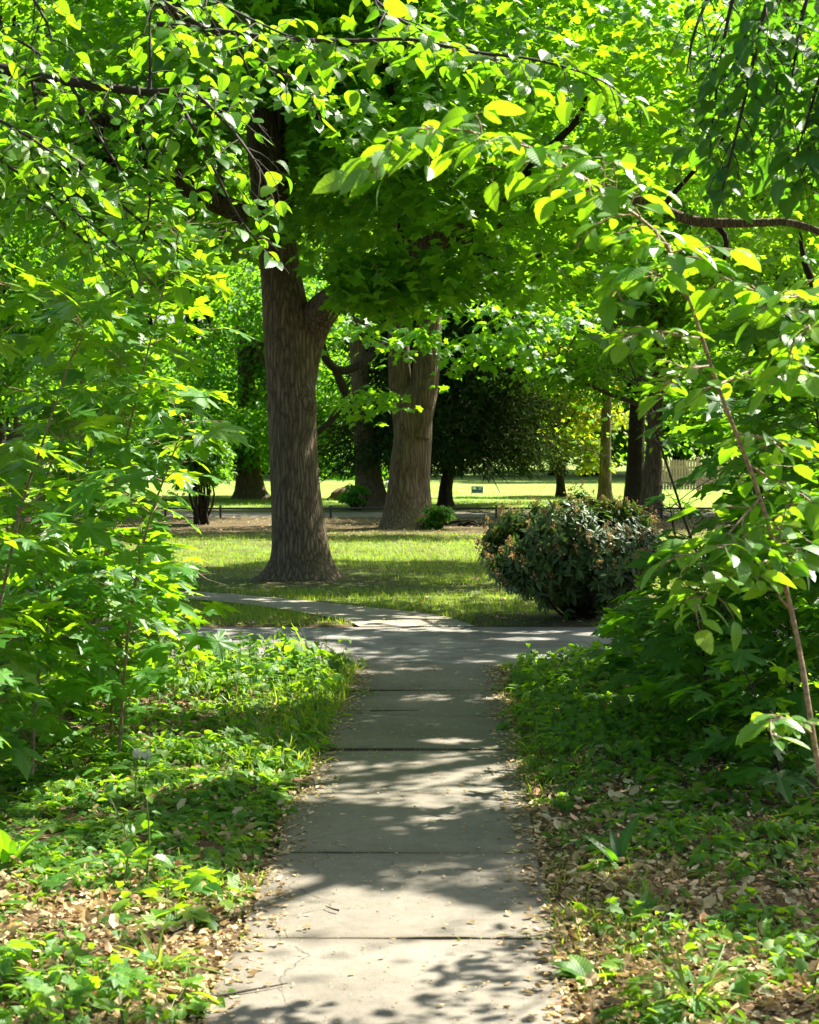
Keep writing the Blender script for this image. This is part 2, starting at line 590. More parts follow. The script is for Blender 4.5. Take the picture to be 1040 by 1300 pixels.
def ground_object():
    xs = np.unique(np.r_[np.linspace(-400, -20, 12), np.linspace(-20, -5, 31), np.arange(-5, 5.01, .1), np.linspace(5, 20, 31), np.linspace(20, 400, 12)])
    ys = np.unique(np.r_[np.linspace(-60, 2, 12), np.arange(2, 24, .1), np.linspace(24, 60, 100), np.linspace(60, 500, 20)])
    X, Y = np.meshgrid(xs, ys)
    v = np.stack([X, Y, gz(X, Y)], -1).reshape(-1, 3)
    nx = len(xs)
    i = (np.arange(len(ys) - 1)[:, None] * nx + np.arange(nx - 1)[None]).ravel()
    mb = MB()
    mb.add(v, [np.stack([i, i + 1, i + nx + 1, i + nx], 1)])
    k = NT('park_ground')
    tc = k.n('TexCoord')
    pos = tc.outputs['Object']
    sep = k.n('SeparateXYZ', None, Vector=pos)
    y = k.math('ADD', sep.outputs[1], k.math('MULTIPLY', k.math('SUBTRACT', k.noise(.5, 4, pos), .5), 5.0))
    n1 = k.noise(9, 6, pos, .7)
    n2 = k.noise(1.1, 4, pos)
    n3 = k.noise(60, 4, pos, .7)
    soil = k.ramp(k.math('ADD', k.math('MULTIPLY', n1, .6), k.math('MULTIPLY', n3, .4)),
                  [(.3, (.030, .020, .012)), (.5, (.085, .055, .030)), (.66, (.19, .13, .075))])
    grass = k.ramp(k.math('ADD', k.math('MULTIPLY', n2, .6), k.math('MULTIPLY', n3, .4)),
                   [(.3, (.055, .085, .018)), (.5, (.075, .135, .024)), (.7, (.15, .17, .05))])
    fgrass = k.ramp(k.math('ADD', k.math('MULTIPLY', k.noise(.22, 4, pos), .7), k.math('MULTIPLY', n1, .3)),
                    [(.3, (.11, .20, .035)), (.5, (.17, .25, .05)), (.7, (.27, .28, .10))])
    a = k.ramp(k.math('DIVIDE', y, 100.0), [(.0, (0, 0, 0)), (.166, (0, 0, 0)), (.172, (.8,) * 3), (.30, (.95,) * 3), (.34, (.12,) * 3),
                                          (.43, (.2,) * 3), (.445, (1, 1, 1))])
    patch = k.ramp(n2, [(.42, (.35,) * 3), (.6, (1, 1, 1))])
    col = k.mix(k.mix(1.0, a, patch, 'MULTIPLY'), soil, grass)
    far = k.ramp(k.math('DIVIDE', y, 100.0), [(.44, (0, 0, 0)), (.46, (1, 1, 1))])
    col = k.mix(far, col, fgrass)
    b = k.n('Bump', None, Strength=.6, Distance=.03, Height=k.math('ADD', n1, k.math('MULTIPLY', n3, .5)))
    m = k.done(k.n('BsdfPrincipled', None, Base_Color=col, Roughness=.95, Specular_IOR_Level=.15, Normal=b.outputs[0]).outputs[0])
    tag(mb.build('ground', m, None, True), kind='structure')


def concrete_mat(name, c0, c1, scale=1.0):
    k = NT(name)
    tc = k.n('TexCoord')
    pos = tc.outputs['Object']
    n1 = k.noise(1.6 * scale, 5, pos, .6)
    n2 = k.noise(14 * scale, 6, pos, .7)
    n3 = k.noise(160, 3, pos, .8)
    at = k.n('Attribute', {'attribute_name': 'leaf'})
    r = k.n('SeparateXYZ', None, Vector=at.outputs['Vector']).outputs[2]
    f = k.math('ADD', k.math('ADD', k.math('MULTIPLY', n1, .5), k.math('MULTIPLY', n2, .3)), k.math('MULTIPLY', n3, .2))
    f = k.math('ADD', f, k.math('MULTIPLY', k.math('SUBTRACT', r, .5), .10))
    col = k.ramp(f, [(.32, c0), (.64, c1)])
    st = k.ramp(k.noise(3.2, 6, pos, .75), [(.52, (0, 0, 0)), (.72, (.5,) * 3)])
    col = k.mix(st, col, tuple(x * .55 for x in c0))
    cr = k.n('TexVoronoi', {'feature': 'DISTANCE_TO_EDGE'}, Scale=.4, Vector=k.n('VectorMath', {'operation': 'MULTIPLY_ADD'}, _0=k.n('TexNoise', None, Scale=3.0, Detail=5.0, Vector=pos).outputs['Color'], _1=(.5, .5, 0), _2=pos).outputs[0])
    if name == 'worn_concrete':
        sp = k.n('SeparateXYZ', None, Vector=at.outputs['Vector']).outputs
        ed = k.math('POWER', k.math('ABSOLUTE', sp[0]), 7.0)
        jn = k.math('POWER', k.math('ABSOLUTE', k.math('SUBTRACT', k.math('MULTIPLY', sp[1], 2.0), 1.0)), 22.0)
        dirt = k.math('MULTIPLY', k.math('MAXIMUM', k.math('MULTIPLY', ed, .9), jn), k.ramp(k.math('ADD', k.math('MULTIPLY', n2, .6), k.math('MULTIPLY', n1, .4)), [(.38, (.15,) * 3), (.6, (1, 1, 1))]))
        col = k.mix(dirt, col, (.075, .058, .034))
        sp2 = k.ramp(k.noise(34, 3, pos, .6), [(.62, (0, 0, 0)), (.70, (.55,) * 3)])
        col = k.mix(sp2, col, (.10, .085, .055))
    ck = k.math('LESS_THAN', cr.outputs[0], .0011)
    col = k.mix(k.math('MULTIPLY', ck, .7), col, (.05, .042, .03))
    b = k.n('Bump', None, Strength=.45, Distance=.006, Height=k.math('ADD', n2, n3))
    return k.done(k.n('BsdfPrincipled', None, Base_Color=col, Roughness=.9, Specular_IOR_Level=.25, Normal=b.outputs[0]).outputs[0])


def roads():
    conc = concrete_mat('worn_concrete', (.098, .086, .065), (.228, .207, .167))
    mb = MB()
    ds = [1.25, 2.45, 3.65, 4.84, 6.04, 7.27, 8.5, 9.74, 10.93, 12.1, 13.49]
    for a, b in zip(ds[:-1], ds[1:]):
        a, b = a + .006, b - .006
        (l0, r0), (l1, r1) = path_edges(a), path_edges(b)
        m, nu = 16, 22
        t = np.linspace(0, 1, m)
        u = np.linspace(0, 1, nu)
        U, T = np.meshgrid(u, t)
        X = (l0 + (l1 - l0) * T) * (1 - U) + (r0 + (r1 - r0) * T) * U
        Y = a + (b - a) * T
        g = np.stack([X, Y], -1)
        rag = .013 * noise(g, 3) + .009 * noise(g, 11)
        X = X + rag * (np.abs(2 * U - 1) > .99)
        endm = (T < .001) | (T > .999)
        Y = Y + endm * (.005 * noise(g, 4) + .004 * noise(g, 17)) - endm * np.sign(T - .5) * .006 * np.clip(noise(g, 6) - .45, 0, 1) * 4
        Z = rng.uniform(-.005, .005) + rng.uniform(-.006, .006) * (2 * U - 1) + rng.uniform(-.005, .005) * (2 * T - 1) + .0012 * noise(g, 2)
        v = np.stack([X, Y, Z], -1).reshape(-1, 3)
        ii = (np.arange(m - 1)[:, None] * nu + np.arange(nu - 1)[None]).ravel()
        q = np.stack([ii, ii + 1, ii + nu + 1, ii + nu], 1)
        loop = np.r_[np.arange(nu), np.arange(2 * nu - 1, m * nu, nu), np.arange(m * nu - 2, (m - 1) * nu - 1, -1), np.arange((m - 2) * nu, 0, -nu)]
        nl = len(loop)
        low = v[loop] - [0, 0, .06]
        k2 = np.arange(nl)
        sk = np.stack([loop, m * nu + k2, m * nu + (k2 + 1) % nl, np.roll(loop, -1)], 1)
        at = np.zeros((m * nu + nl, 3))
        at[:, 2] = rng.random()
        at[:m * nu, 0] = (2 * U - 1).ravel()
        at[:m * nu, 1] = T.ravel()
        at[m * nu:, 0] = 1
        mb.add(np.concatenate([v, low]), [q, sk], at)
    tag(mb.build('path', conc), kind='structure')
    # the asphalt lane that crosses
    k = NT('asphalt')
    tc = k.n('TexCoord')
    pos = tc.outputs['Object']
    n1 = k.noise(90, 4, pos, .8)
    n2 = k.noise(1.2, 4, pos)
    col = k.ramp(k.math('ADD', k.math('MULTIPLY', n1, .55), k.math('MULTIPLY', n2, .45)), [(.35, (.135, .128, .112)), (.62, (.245, .234, .206))])
    pt = k.ramp(k.noise(.9, 5, pos, .7), [(.50, (0, 0, 0)), (.56, (.55,) * 3)])
    col = k.mix(pt, col, (.075, .07, .06))
    gr = k.ramp(k.noise(55, 2, pos, .6), [(.66, (0, 0, 0)), (.72, (.8,) * 3)])
    col = k.mix(gr, col, (.30, .26, .19))
    b = k.n('Bump', None, Strength=.5, Distance=.006, Height=n1)
    asph = k.done(k.n('BsdfPrincipled', None, Base_Color=col, Roughness=.9, Specular_IOR_Level=.3, Normal=b.outputs[0]).outputs[0])
    mb = MB()
    xs = np.linspace(-60, 60, 241)
    y0 = ROAD0 + .02 + .02 * noise(np.c_[xs, xs * 0], 1.5)
    y1 = ROAD1 + .03 * noise(np.c_[xs, xs * 0 + 5], 1.2)
    c = .5 * (y0 + y1)
    v = np.concatenate([np.c_[xs, y0, np.full(241, -.012)], np.c_[xs, c, np.full(241, .012)], np.c_[xs, y1, np.full(241, -.008)]])
    i = np.arange(240)
    mb.add(v, [np.concatenate([np.stack([i + k * 241, i + 1 + k * 241, i + 242 + k * 241, i + 241 + k * 241], 1) for k in (0, 1)])])
    tag(mb.build('road', asph, None, True), kind='structure')
    # the pale footpath curving off to the left
    mb = MB()
    A, _ = resample(np.c_[CUR_T, np.full(8, -.004)], np.zeros(8), .3)
    B, _ = resample(np.c_[CUR_B, np.full(8, -.004)], np.zeros(8), .3)
    n = 60
    ta, tb = np.linspace(0, 1, len(A)), np.linspace(0, 1, len(B))
    t = np.linspace(0, 1, n)
    A = np.stack([np.interp(t, ta, A[:, j]) for j in range(3)], 1)
    B = np.stack([np.interp(t, tb, B[:, j]) for j in range(3)], 1)
    i = np.arange(n - 1)
    mb.add(np.concatenate([A, B]), [np.stack([i, i + n, i + n + 1, i + 1], 1)])
    tag(mb.build('footpath', concrete_mat('pale_concrete', (.20, .178, .13), (.36, .32, .25), .6)), kind='structure')
    mb = MB()
    mb.add(np.array([[-80, GRAV0, -.005], [80, GRAV0, -.005], [80, GRAV1, -.005], [-80, GRAV1, -.005]]), [np.array([[0, 1, 2, 3]])])
    tag(mb.build('gravel_walk', concrete_mat('gravel', (.12, .105, .08), (.22, .195, .155), 2.0)), kind='structure')


ground_object()
roads()


# ------------------------------------------------------------------ plants: growing tools
def grow(start, d, length, n=6, droop=.3, wig=.12):
    pts = [np.asarray(start, float)]
    d = nrm(np.asarray(d, float))
    st = length / (n - 1)
    for _ in range(n - 1):
        pts.append(pts[-1] + d * st)
        d = nrm(d + rng.normal(0, wig, 3) - np.array([0, 0, droop / n]))
    return np.array(pts)


UPV = np.array([0, 0, 1.])


class Leafer:
    """collects wood in one mesh and leaves in another while branches are grown"""

    def __init__(self, temps):
        self.w, self.T = MB(), temps
        self.p, self.x, self.z, self.s = [], [], [], []

    def leaf(self, p, x, z, s):
        self.p.append(p)
        self.x.append(x)
        self.z.append(z)
        self.s.append(s)

    def twig_leaves(self, pts, ls, size, opposite, flat=.25, pet=.25, lift=0.0, t0=.15):
        seg = np.linalg.norm(np.diff(pts, axis=0), axis=1)
        L = np.r_[0, np.cumsum(seg)]
        s = L[-1] * t0
        side = 1 if rng.random() < .5 else -1
        A, B = [], []
        while True:
            last = s >= L[-1] - ls * .3
            s = min(s, L[-1])
            q = np.array([np.interp(s, L, pts[:, j]) for j in range(3)])
            i = min(max(np.searchsorted(L, s) - 1, 0), len(seg) - 1)
            T = nrm(pts[i + 1] - pts[i])
            W = nrm(np.cross(T, UPV) + 1e-6)
            for sd in ([0] if last else ([1, -1] if opposite else [side])):
                d = T * (.55 if sd else 1) + W * sd * rng.uniform(.6, 1.1) + rng.normal(0, .2, 3)
                d[2] += lift
                d = nrm(d)
                sz = size * rng.uniform(.5, 1.25) * (.8 + .3 * s / L[-1] if not last else .85)
                pl = sz * pet * rng.uniform(.7, 1.4)
                b = q + d * pl + np.array([0, 0, .15 * pl])
                dl = nrm(np.array([d[0], d[1], min(d[2], .1) * .4 - rng.uniform(-.05, .5)]))
                self.leaf(b, dl, UPV + rng.normal(0, flat, 3), sz)
                A.append(q)
                B.append(b)
            side = -side
            if last:
                break
            s += ls * rng.uniform(.7, 1.3)
        self.w.segs(np.array(A), np.array(B), .0016, .0010)

    def branch(self, pts, r0, r1, tl, ts, ls, size, t0=.15, droop=.25, opposite=False, flat=.25, sides=6, rise=.1, pet=.25, taper=.5, endleaves=True, lift=0.0):
        rad = np.linspace(r0, r1, len(pts))
        P_, R_ = resample(pts, rad, max(.04, ts * .4))
        self.w.tube(P_, R_, sides)
        seg = np.linalg.norm(np.diff(P_, axis=0), axis=1)
        L = np.r_[0, np.cumsum(seg)]
        s = L[-1] * t0
        side = 1
        while s < L[-1]:
            t = s / L[-1]
            q = np.array([np.interp(s, L, P_[:, j]) for j in range(3)])
            i = min(max(np.searchsorted(L, s) - 1, 0), len(seg) - 1)
            T = nrm(P_[i + 1] - P_[i])
            if abs(T[2]) > .75:        # an upright stem: twigs go round it
                a = rng.uniform(0, 6.28)
                W = np.array([math.cos(a), math.sin(a), 0])
            else:
                W = nrm(np.cross(T, UPV))
            for sd in ((1, -1) if opposite else (side,)):
                d = nrm(T * .5 + W * sd + rng.normal(0, .28, 3) + UPV * rise)
                ln = tl * rng.uniform(.5, 1.15) * (1 - taper * t)
                tw = grow(q, d, ln, 6, droop * 2, .1)
                self.w.tube(tw, np.linspace(max(r1, .0035) * .9, .0012, 6), 4, cap=False)
                self.twig_leaves(tw, ls, size, opposite, flat, pet, lift)
            side = -side
            s += ts * rng.uniform(.7, 1.3)
        if endleaves:
            self.twig_leaves(P_[-max(4, len(P_) // 8):], ls, size, opposite, flat, pet, lift)

    def finish(self, root, woodname, woodmat, leafmat, leafname='foliage', filt=None):
        p, x, z, s = np.array(self.p), np.array(self.x), np.array(self.z), np.array(self.s)
        if filt is not None and len(p):
            m = filt(p)
            p, x, z, s = p[m], x[m], z[m], s[m]
        ml = MB()
        scatter(ml, self.T, p, x, z, s)
        if woodname:
            self.w.build(woodname, woodmat, root, True)
        return ml.build(leafname, leafmat, root, False)


def crown_cloud(n, lobes, spread=1.0, flat=.45):
    """spray centres gathered round a set of lobes -> uneven outline with gaps; lobes: (x,y,z,r)"""
    lobes = np.asarray(lobes, float)
    w = lobes[:, 3] ** 2
    k = rng.choice(len(lobes), n, p=w / w.sum())
    d = nrm(rng.normal(size=(n, 3)))
    r = rng.random(n) ** .42
    p = lobes[k, :3] + d * r[:, None] * lobes[k, 3:4] * np.array([1, 1, .62]) * spread
    return p


def make_lobes(centre, radii, n, rmin, rmax, zpow=1.0):
    d = nrm(rng.normal(size=(n, 3)))
    r = rng.random(n) ** .45
    p = np.asarray(centre) + d * r[:, None] * np.asarray(radii)
    return np.c_[p, rng.uniform(rmin, rmax, n)]


def sprays(mb, centres, k, R, temps, size, droop=(.05, .6), dome=.35, jit=.28, filt=None, flat=1.0):
    """every centre becomes a flattened, slightly domed spray of k leaves"""
    n = len(centres)
    c = np.repeat(centres, k, 0)
    a = rng.uniform(0, 6.283, n * k)
    r = np.sqrt(rng.random(n * k)) * R * np.repeat(rng.uniform(.6, 1.25, n), k)
    tilt = np.repeat(rng.normal(0, .22, (n, 2)), k, 0)
    off = np.stack([np.cos(a) * r, np.sin(a) * r, np.zeros(n * k)], 1)
    off[:, 2] = -dome * r * r / R + (off[:, :2] * tilt).sum(1) + rng.normal(0, .10 * R, n * k)
    p = c + off * [1, 1, flat]
    az = a + rng.normal(0, .7, n * k)
    X, Z = orient(az, rng.uniform(droop[0], droop[1], n * k), jit)
    Z[:, :2] += tilt * -.8
    s = size * rng.uniform(.65, 1.2, n * k)
    rnd = np.clip(np.repeat(rng.random(n), k) * .6 + rng.random(n * k) * .4, 0, 1)
    if filt is not None:
        m = filt(p)
        p, X, Z, s, rnd = p[m], X[m], Z[m], s[m], rnd[m]
    scatter(mb, temps, p, X, Z, s, rnd)
    return len(p)


def trunk_disp(base_z, flare, nroots, ph, amp=.05, flute=.05, hgt=.35, burl=None):
    def f(base, dirs, r):
        z = base[..., 2] - base_z
        th = np.arctan2(dirs[..., 1], dirs[..., 0])
        root = np.zeros_like(r)
        for i in range(nroots):
            a0 = ph + i * 6.283 / nroots + .5 * math.sin(i * 2.7 + ph)
            dlt = np.abs((th - a0 + np.pi) % (2 * np.pi) - np.pi)
            root += np.exp(-(dlt / .38) ** 2) * (.7 + .5 * math.sin(i * 1.9 + ph))
        e = np.exp(-np.maximum(z, 0) / hgt)
        e2 = np.exp(-np.maximum(z, 0) / (hgt * 3.2))
        m = 1 + flare * (e * (.35 + root) + .25 * e2)
        m = m + amp * noise(base, 1.1) + flute * np.sin(3 * th + ph + z * .25) + .018 * noise(base * [9, 9, 1.3], 1.0)
        if burl is not None:
            for (bp, br, ba) in burl:
                d2 = ((base - bp) ** 2).sum(-1)
                m = m + ba * np.exp(-d2 / (br * br))
        return r * m
    return f


def limb(mb, pts, rad_px, sides=14, step=.12, lump=.06):
    """pts: (x, y, d) in photo pixels; radius in photo pixels at that depth"""
    W = np.array([P(*p) for p in pts])
    R = np.array([r * p[2] / F for r, p in zip(rad_px, pts)])
    mb.tube(W, R, sides, step, lambda b, d, r: r * (1 + lump * noise(b, 3) + lump * .6 * noise(b, 8)))
    return W


# ------------------------------------------------------------------ the big maple
LIMBS = [([(300, 268), (245, 243), (207, 205), (165, 170), (110, 142)], 13), ([(200, 208), (145, 206), (98, 211)], 9),
         ([(0, 88), (95, 104), (190, 117)], 9), ([(760, 238), (830, 262), (885, 281), (960, 283), (1040, 290)], 12),
         ([(842, 262), (888, 210), (922, 172)], 8), ([(146, 206), (128, 178), (130, 150)], 7), ([(130, 0), (240, 22), (300, 60)], 14),
         ([(650, 245), (680, 205), (735, 150)], 8), ([(512, 240), (498, 130), (482, 20)], 6)]


def over_limb(x, y):
    """leaves that would hang right in front of a bare limb"""
    m = np.zeros(len(x), bool)
    for pl, w in LIMBS:
        for (x0, y0), (x1, y1) in zip(pl[:-1], pl[1:]):
            dx, dy = x1 - x0, y1 - y0
            t = np.clip(((x - x0) * dx + (y - y0) * dy) / (dx * dx + dy * dy), 0, 1)
            m |= np.hypot(x - x0 - t * dx, y - y0 - t * dy) < w
    return m


def big_maple():
    d = 21.9
    base = P(383, 735, d)
    base[2] = 0
    root = thing('maple_tree', 'large thick-trunked maple with ridged bark and flared roots on the lawn left of centre', 'tree', base)
    mb = MB()
    pts = [(384, 741, d), (383, 725, d), (380, 690, d), (373, 600, d), (369, 500, d), (365, 425, d), (353, 330, d), (337, 220, d), (330, 100, d), (332, -60, d), (338, -260, d)]
    rad = [37, 36, 34, 31.5, 31, 31.5, 25, 22, 19, 15, 9]
    W = np.array([P(*p) for p in pts])
    R = np.array(rad) * d / F
    bl = [(P(398, 512, d - .25), .16, .35), (P(392, 545, d - .28), .12, .12), (P(388, 430, d - .3), .3, .08)]
    mb.tube(W, R, 72, .05, trunk_disp(0, .46, 7, .4, .04, .04, .13, bl))
    mb.build('trunk', BARK_BIG, root, True)
    # limbs, each its own part
    L = [
        ([(374, 600, 22.0), (379, 520, 22.0), (385, 455, 22.0), (401, 406, 21.9), (432, 374, 21.5), (480, 347, 21.2), (540, 316, 20.8), (600, 272, 20.3), (660, 240, 19.8), (745, 236, 19.4), (830, 262, 19), (885, 281, 18.8), (960, 283, 18.5), (1005, 283, 18.3), (1070, 305, 18)],
         [12, 17, 21, 22, 18, 15, 12.5, 10.5, 9, 8, 7, 6.2, 5.5, 5, 4]),
        ([(352, 345, 22.1), (356, 250, 22.4), (361, 150, 22.6), (374, 0, 23), (395, -180, 23.5)], [17, 17, 15, 12, 8]),
        ([(345, 290, 21.8), (300, 268, 21.5), (245, 243, 21.2), (207, 205, 21), (165, 170, 20.8), (110, 142, 20.5), (20, 100, 20.2)], [18, 14, 12, 10.5, 9.5, 8, 5]),
        ([(216, 214, 21.05), (190, 208, 20.9), (145, 206, 20.6), (98, 211, 20.3), (40, 220, 20)], [8, 7, 6.5, 5.5, 3.5]),
        ([(333, 120, 21.8), (300, 60, 21.5), (240, 22, 21), (150, -20, 20.5)], [15, 12, 11, 8]),
        ([(610, 268, 20.3), (650, 245, 20), (680, 205, 19.6), (735, 150, 19.2), (748, 110, 19)], [7, 6, 5.5, 4.5, 3]),
        ([(505, 335, 21), (512, 240, 20.8), (498, 130, 20.6), (482, 20, 20.4), (478, -80, 20.2)], [6, 5, 4.5, 4, 3]),
        ([(560, 308, 20.7), (600, 300, 20.9), (640, 282, 21), (690, 282, 21.2)], [9, 7, 5.5, 3.5]),
        ([(842, 262, 19), (862, 238, 18.9), (888, 210, 18.7), (922, 172, 18.5)], [4, 3.4, 3, 2]),
        ([(906, 283, 18.75), (920, 298, 18.7), (922, 318, 18.7), (914, 350, 18.6)], [4.2, 3.6, 3, 1.6]),
        ([(146, 206, 20.6), (138, 192, 20.5), (128, 178, 20.4), (132, 150, 20.3)], [4.5, 3.6, 3, 1.8]),
        ([(134, 184, 20.45), (112, 168, 20.3), (86, 140, 20.1)], [2.4, 2, 1.2]),
    ]
    made = []
    for i, (p, r) in enumerate(L):
        m = MB()
        limb(m, p, r, 16 if max(r) > 8 else 9)
        o = m.build('branch' if i in (8, 9, 10, 11) else 'limb', BARK_BIG if max(r) > 12 else BARK_DARK, root, True)
        if i in (8, 9):
            o.parent = made[0]
        elif i in (10, 11):
            o.parent = made[3]
        made.append(o)
    # crown
    cb = MB()
    lob = np.concatenate([make_lobes((-1.0, 22, 9.8), (6.5, 6.0, 5.2), 46, 1.0, 1.9), make_lobes((.6, 23, 6.8), (5.5, 3.5, 1.4), 26, .9, 1.4), make_lobes((.6, 20.6, 4.9), (4.6, 3.0, 1.5), 26, .7, 1.3),
                          make_lobes((-3.6, 20.5, 5.6), (2.6, 2.4, 1.6), 10, .7, 1.2)])
    near = np.array([(*P(440, 355, 19.5), .42), (*P(470, 376, 19.8), .40), (*P(505, 340, 19.8), .5), (*P(430, 325, 19.3), .4), (*P(545, 370, 20), .45), (*P(580, 350, 20), .45)])
    ce = np.concatenate([crown_cloud(4200, lob)] + [crown_cloud(9, q[None]) for q in near])
    bx = [-400, 180, 235, 290, 312, 400, 440, 520, 600, 680, 760, 850, 1100]
    by = [560, 300, 345, 330, 335, 362, 404, 404, 372, 400, 420, 380, 350]

    def filt(p):
        x, y, dd = pix(p)
        low = y < np.interp(x, bx, by) + 24 * noise(np.c_[x, y], .02)
        front = (dd < 22.3)
        tr = front & (x > 298) & (x < 368) & (y > 128) & (y < 268)
        tr2 = front & (x > 318) & (x < 420) & (y > 300) & (rng.random(len(p)) < .86)
        tr3 = front & (x > 215) & (x < 300) & (y > 215) & (y < 285) & (rng.random(len(p)) < .8)
        tr4 = front & (x > 760) & (x < 1040) & (y > 225) & (y < 320)
        op = shafts(p, .42, -.12, .15) * np.where(p[:, 2] > 7.2, .97, .45)
        op = np.maximum(op, np.where(p[:, 2] > 7.4, .45, 0))
        right = np.clip((x - 560) / 200, 0, 1) * np.clip((260 - y) / 160, 0, 1) * .7
        gx, gy = p[:, 0] - p[:, 2] * KX, p[:, 1] - p[:, 2] * KY
        op = op * np.where((gy > 12.5) & (gy < 23.8) & (p[:, 2] > 7.2), .30, 1)
        bare = over_limb(x, y) & (dd < 21.6) & (rng.random(len(p)) < .85)
        return low & ~bare & ~tr & ~tr2 & ~tr3 & ~tr4 & sunny(p) & (rng.random(len(p)) > np.maximum(op, right))
    sprays(cb, ce, 24, .62, T_MAPLE_S, .15, (.1, .8), .4, .3, filt)
    cb.build('crown', MAPLE_BIG, root)
    return root


big_maple()


# ------------------------------------------------------------------ trees behind the lawn
def twin_tree():
    d = 35.1
    base = P(516, 670, d)
    base[2] = 0
    root = thing('twin_stemmed_tree', 'thick grey-brown twin-stemmed tree behind the lawn, right of the big maple', 'tree', base)
    mb = MB()
    W = [P(x, y, d) for x, y in ((516, 673), (516, 655), (518, 600), (522, 555), (525, 510), (527, 480))]
    mb.tube(np.array(W), np.array([31, 29, 25, 24, 22, 8]) * d / F, 56, .08, trunk_disp(0, .38, 6, 1.1, .04, .09, .25))
    W = [P(x, y, d) for x, y in ((512, 550), (508, 490), (506, 420), (506, 360), (508, 250), (514, 90), (520, -120))]
    mb.tube(np.array(W), np.array([12, 14, 13, 12.5, 11.5, 10, 7]) * d / F, 24, .1, trunk_disp(-9, 0, 3, .2, .05, .05))
    W = [P(x, y, d - .15) for x, y in ((532, 555), (540, 490), (545, 420), (548, 360), (551, 250), (562, 90), (580, -120))]
    mb.tube(np.array(W), np.array([14, 17, 16, 15, 14, 11, 8]) * d / F, 24, .1, trunk_disp(-9, 0, 3, 2.2, .05, .05))
    mb.build('trunk', BARK_GREY, root, True)
    for p, r in (([(503, 430, 35), (482, 440, 34.6), (458, 462, 34.2), (432, 471, 34), (414, 456, 33.9), (407, 430, 33.8), (392, 408, 33.6)], [6, 5, 5.2, 5.5, 5.5, 4.5, 2.5]),
                 ([(470, 450, 34.4), (480, 425, 34.3), (470, 400, 34.2), (462, 380, 34.1)], [3.5, 3, 2.6, 1.6]),
                 ([(425, 468, 34), (436, 492, 34), (446, 512, 34), (450, 528, 34)], [5, 6, 5, 2]),
                 ([(436, 512, 34), (420, 534, 33.9), (402, 550, 33.8), (380, 566, 33.7)], [4, 4, 3.4, 2]),
                 ([(560, 330, 34.8), (600, 345, 34.4), (650, 335, 34), (700, 320, 33.6)], [6, 5, 4, 2.5])):
        m = MB()
        limb(m, p, r, 12)
        m.build('limb', BARK_DARK, root, True)
    cb = MB()
    lob = make_lobes((1.0, 34.5, 11), (7.5, 5, 5), 34, 1.2, 2.2)
    small = np.array([(*P(528, 428, 32.5), .35), (*P(600, 440, 33), .6), (*P(650, 430, 33), .9), (*P(455, 400, 33), .8), (*P(700, 400, 33), 1.0), (*P(470, 505, 33), .45), (*P(620, 380, 33), .9)])
    ce = np.concatenate([crown_cloud(1300, lob)] + [crown_cloud(int(3 + 7 * q[3]), q[None]) for q in small])

    def filt(p):
        x, y, dd = pix(p)
        bare = np.arange(len(p)) < 1300 * 22
        up = y < np.interp(x, [200, 470, 495, 575, 610, 800], [420, 390, 345, 345, 395, 400]) + 12 * noise(p, 1.5)
        return (y < 560) & (up | ~bare) & (sunny(p) | (p[:, 2] < 4.6)) & ~((x > 495) & (x < 560) & (y > 520) & (dd < 35))
    sprays(cb, ce, 22, .6, T_MAPLE_S, .17, (.1, .8), .4, .3, filt)
    cb.build('crown', MAPLE_BIG, root)

    d = 45.7
    base = P(470, 645, d)
    base[2] = 0
    root = thing('leaning_tree', 'slender brown tree leaning left just behind the low rail fence', 'tree', base)
    mb = MB()
    W = [P(x, y, d) for x, y in ((471, 647), (470, 635), (466, 590), (460, 530), (455, 450), (452, 380), (450, 250), (455, 50))]
    mb.tube(np.array(W), np.array([21, 19, 15, 12.5, 11, 10, 8, 4]) * d / F, 32, .1, trunk_disp(0, .35, 6, .7, .05, .05, .35))
    mb.build('trunk', BARK_GREY, root, True)
    cb = MB()
    ce = crown_cloud(800, make_lobes((-1.5, 45, 11), (5, 4, 5), 22, 1.0, 2.0))
    sprays(cb, ce, 20, .7, T_QUAD, .2, (.1, .8), .4, .4, lambda p: sunny(p) & (pix(p)[1] < 520))
    cb.build('crown', FAR_A, root)


twin_tree()


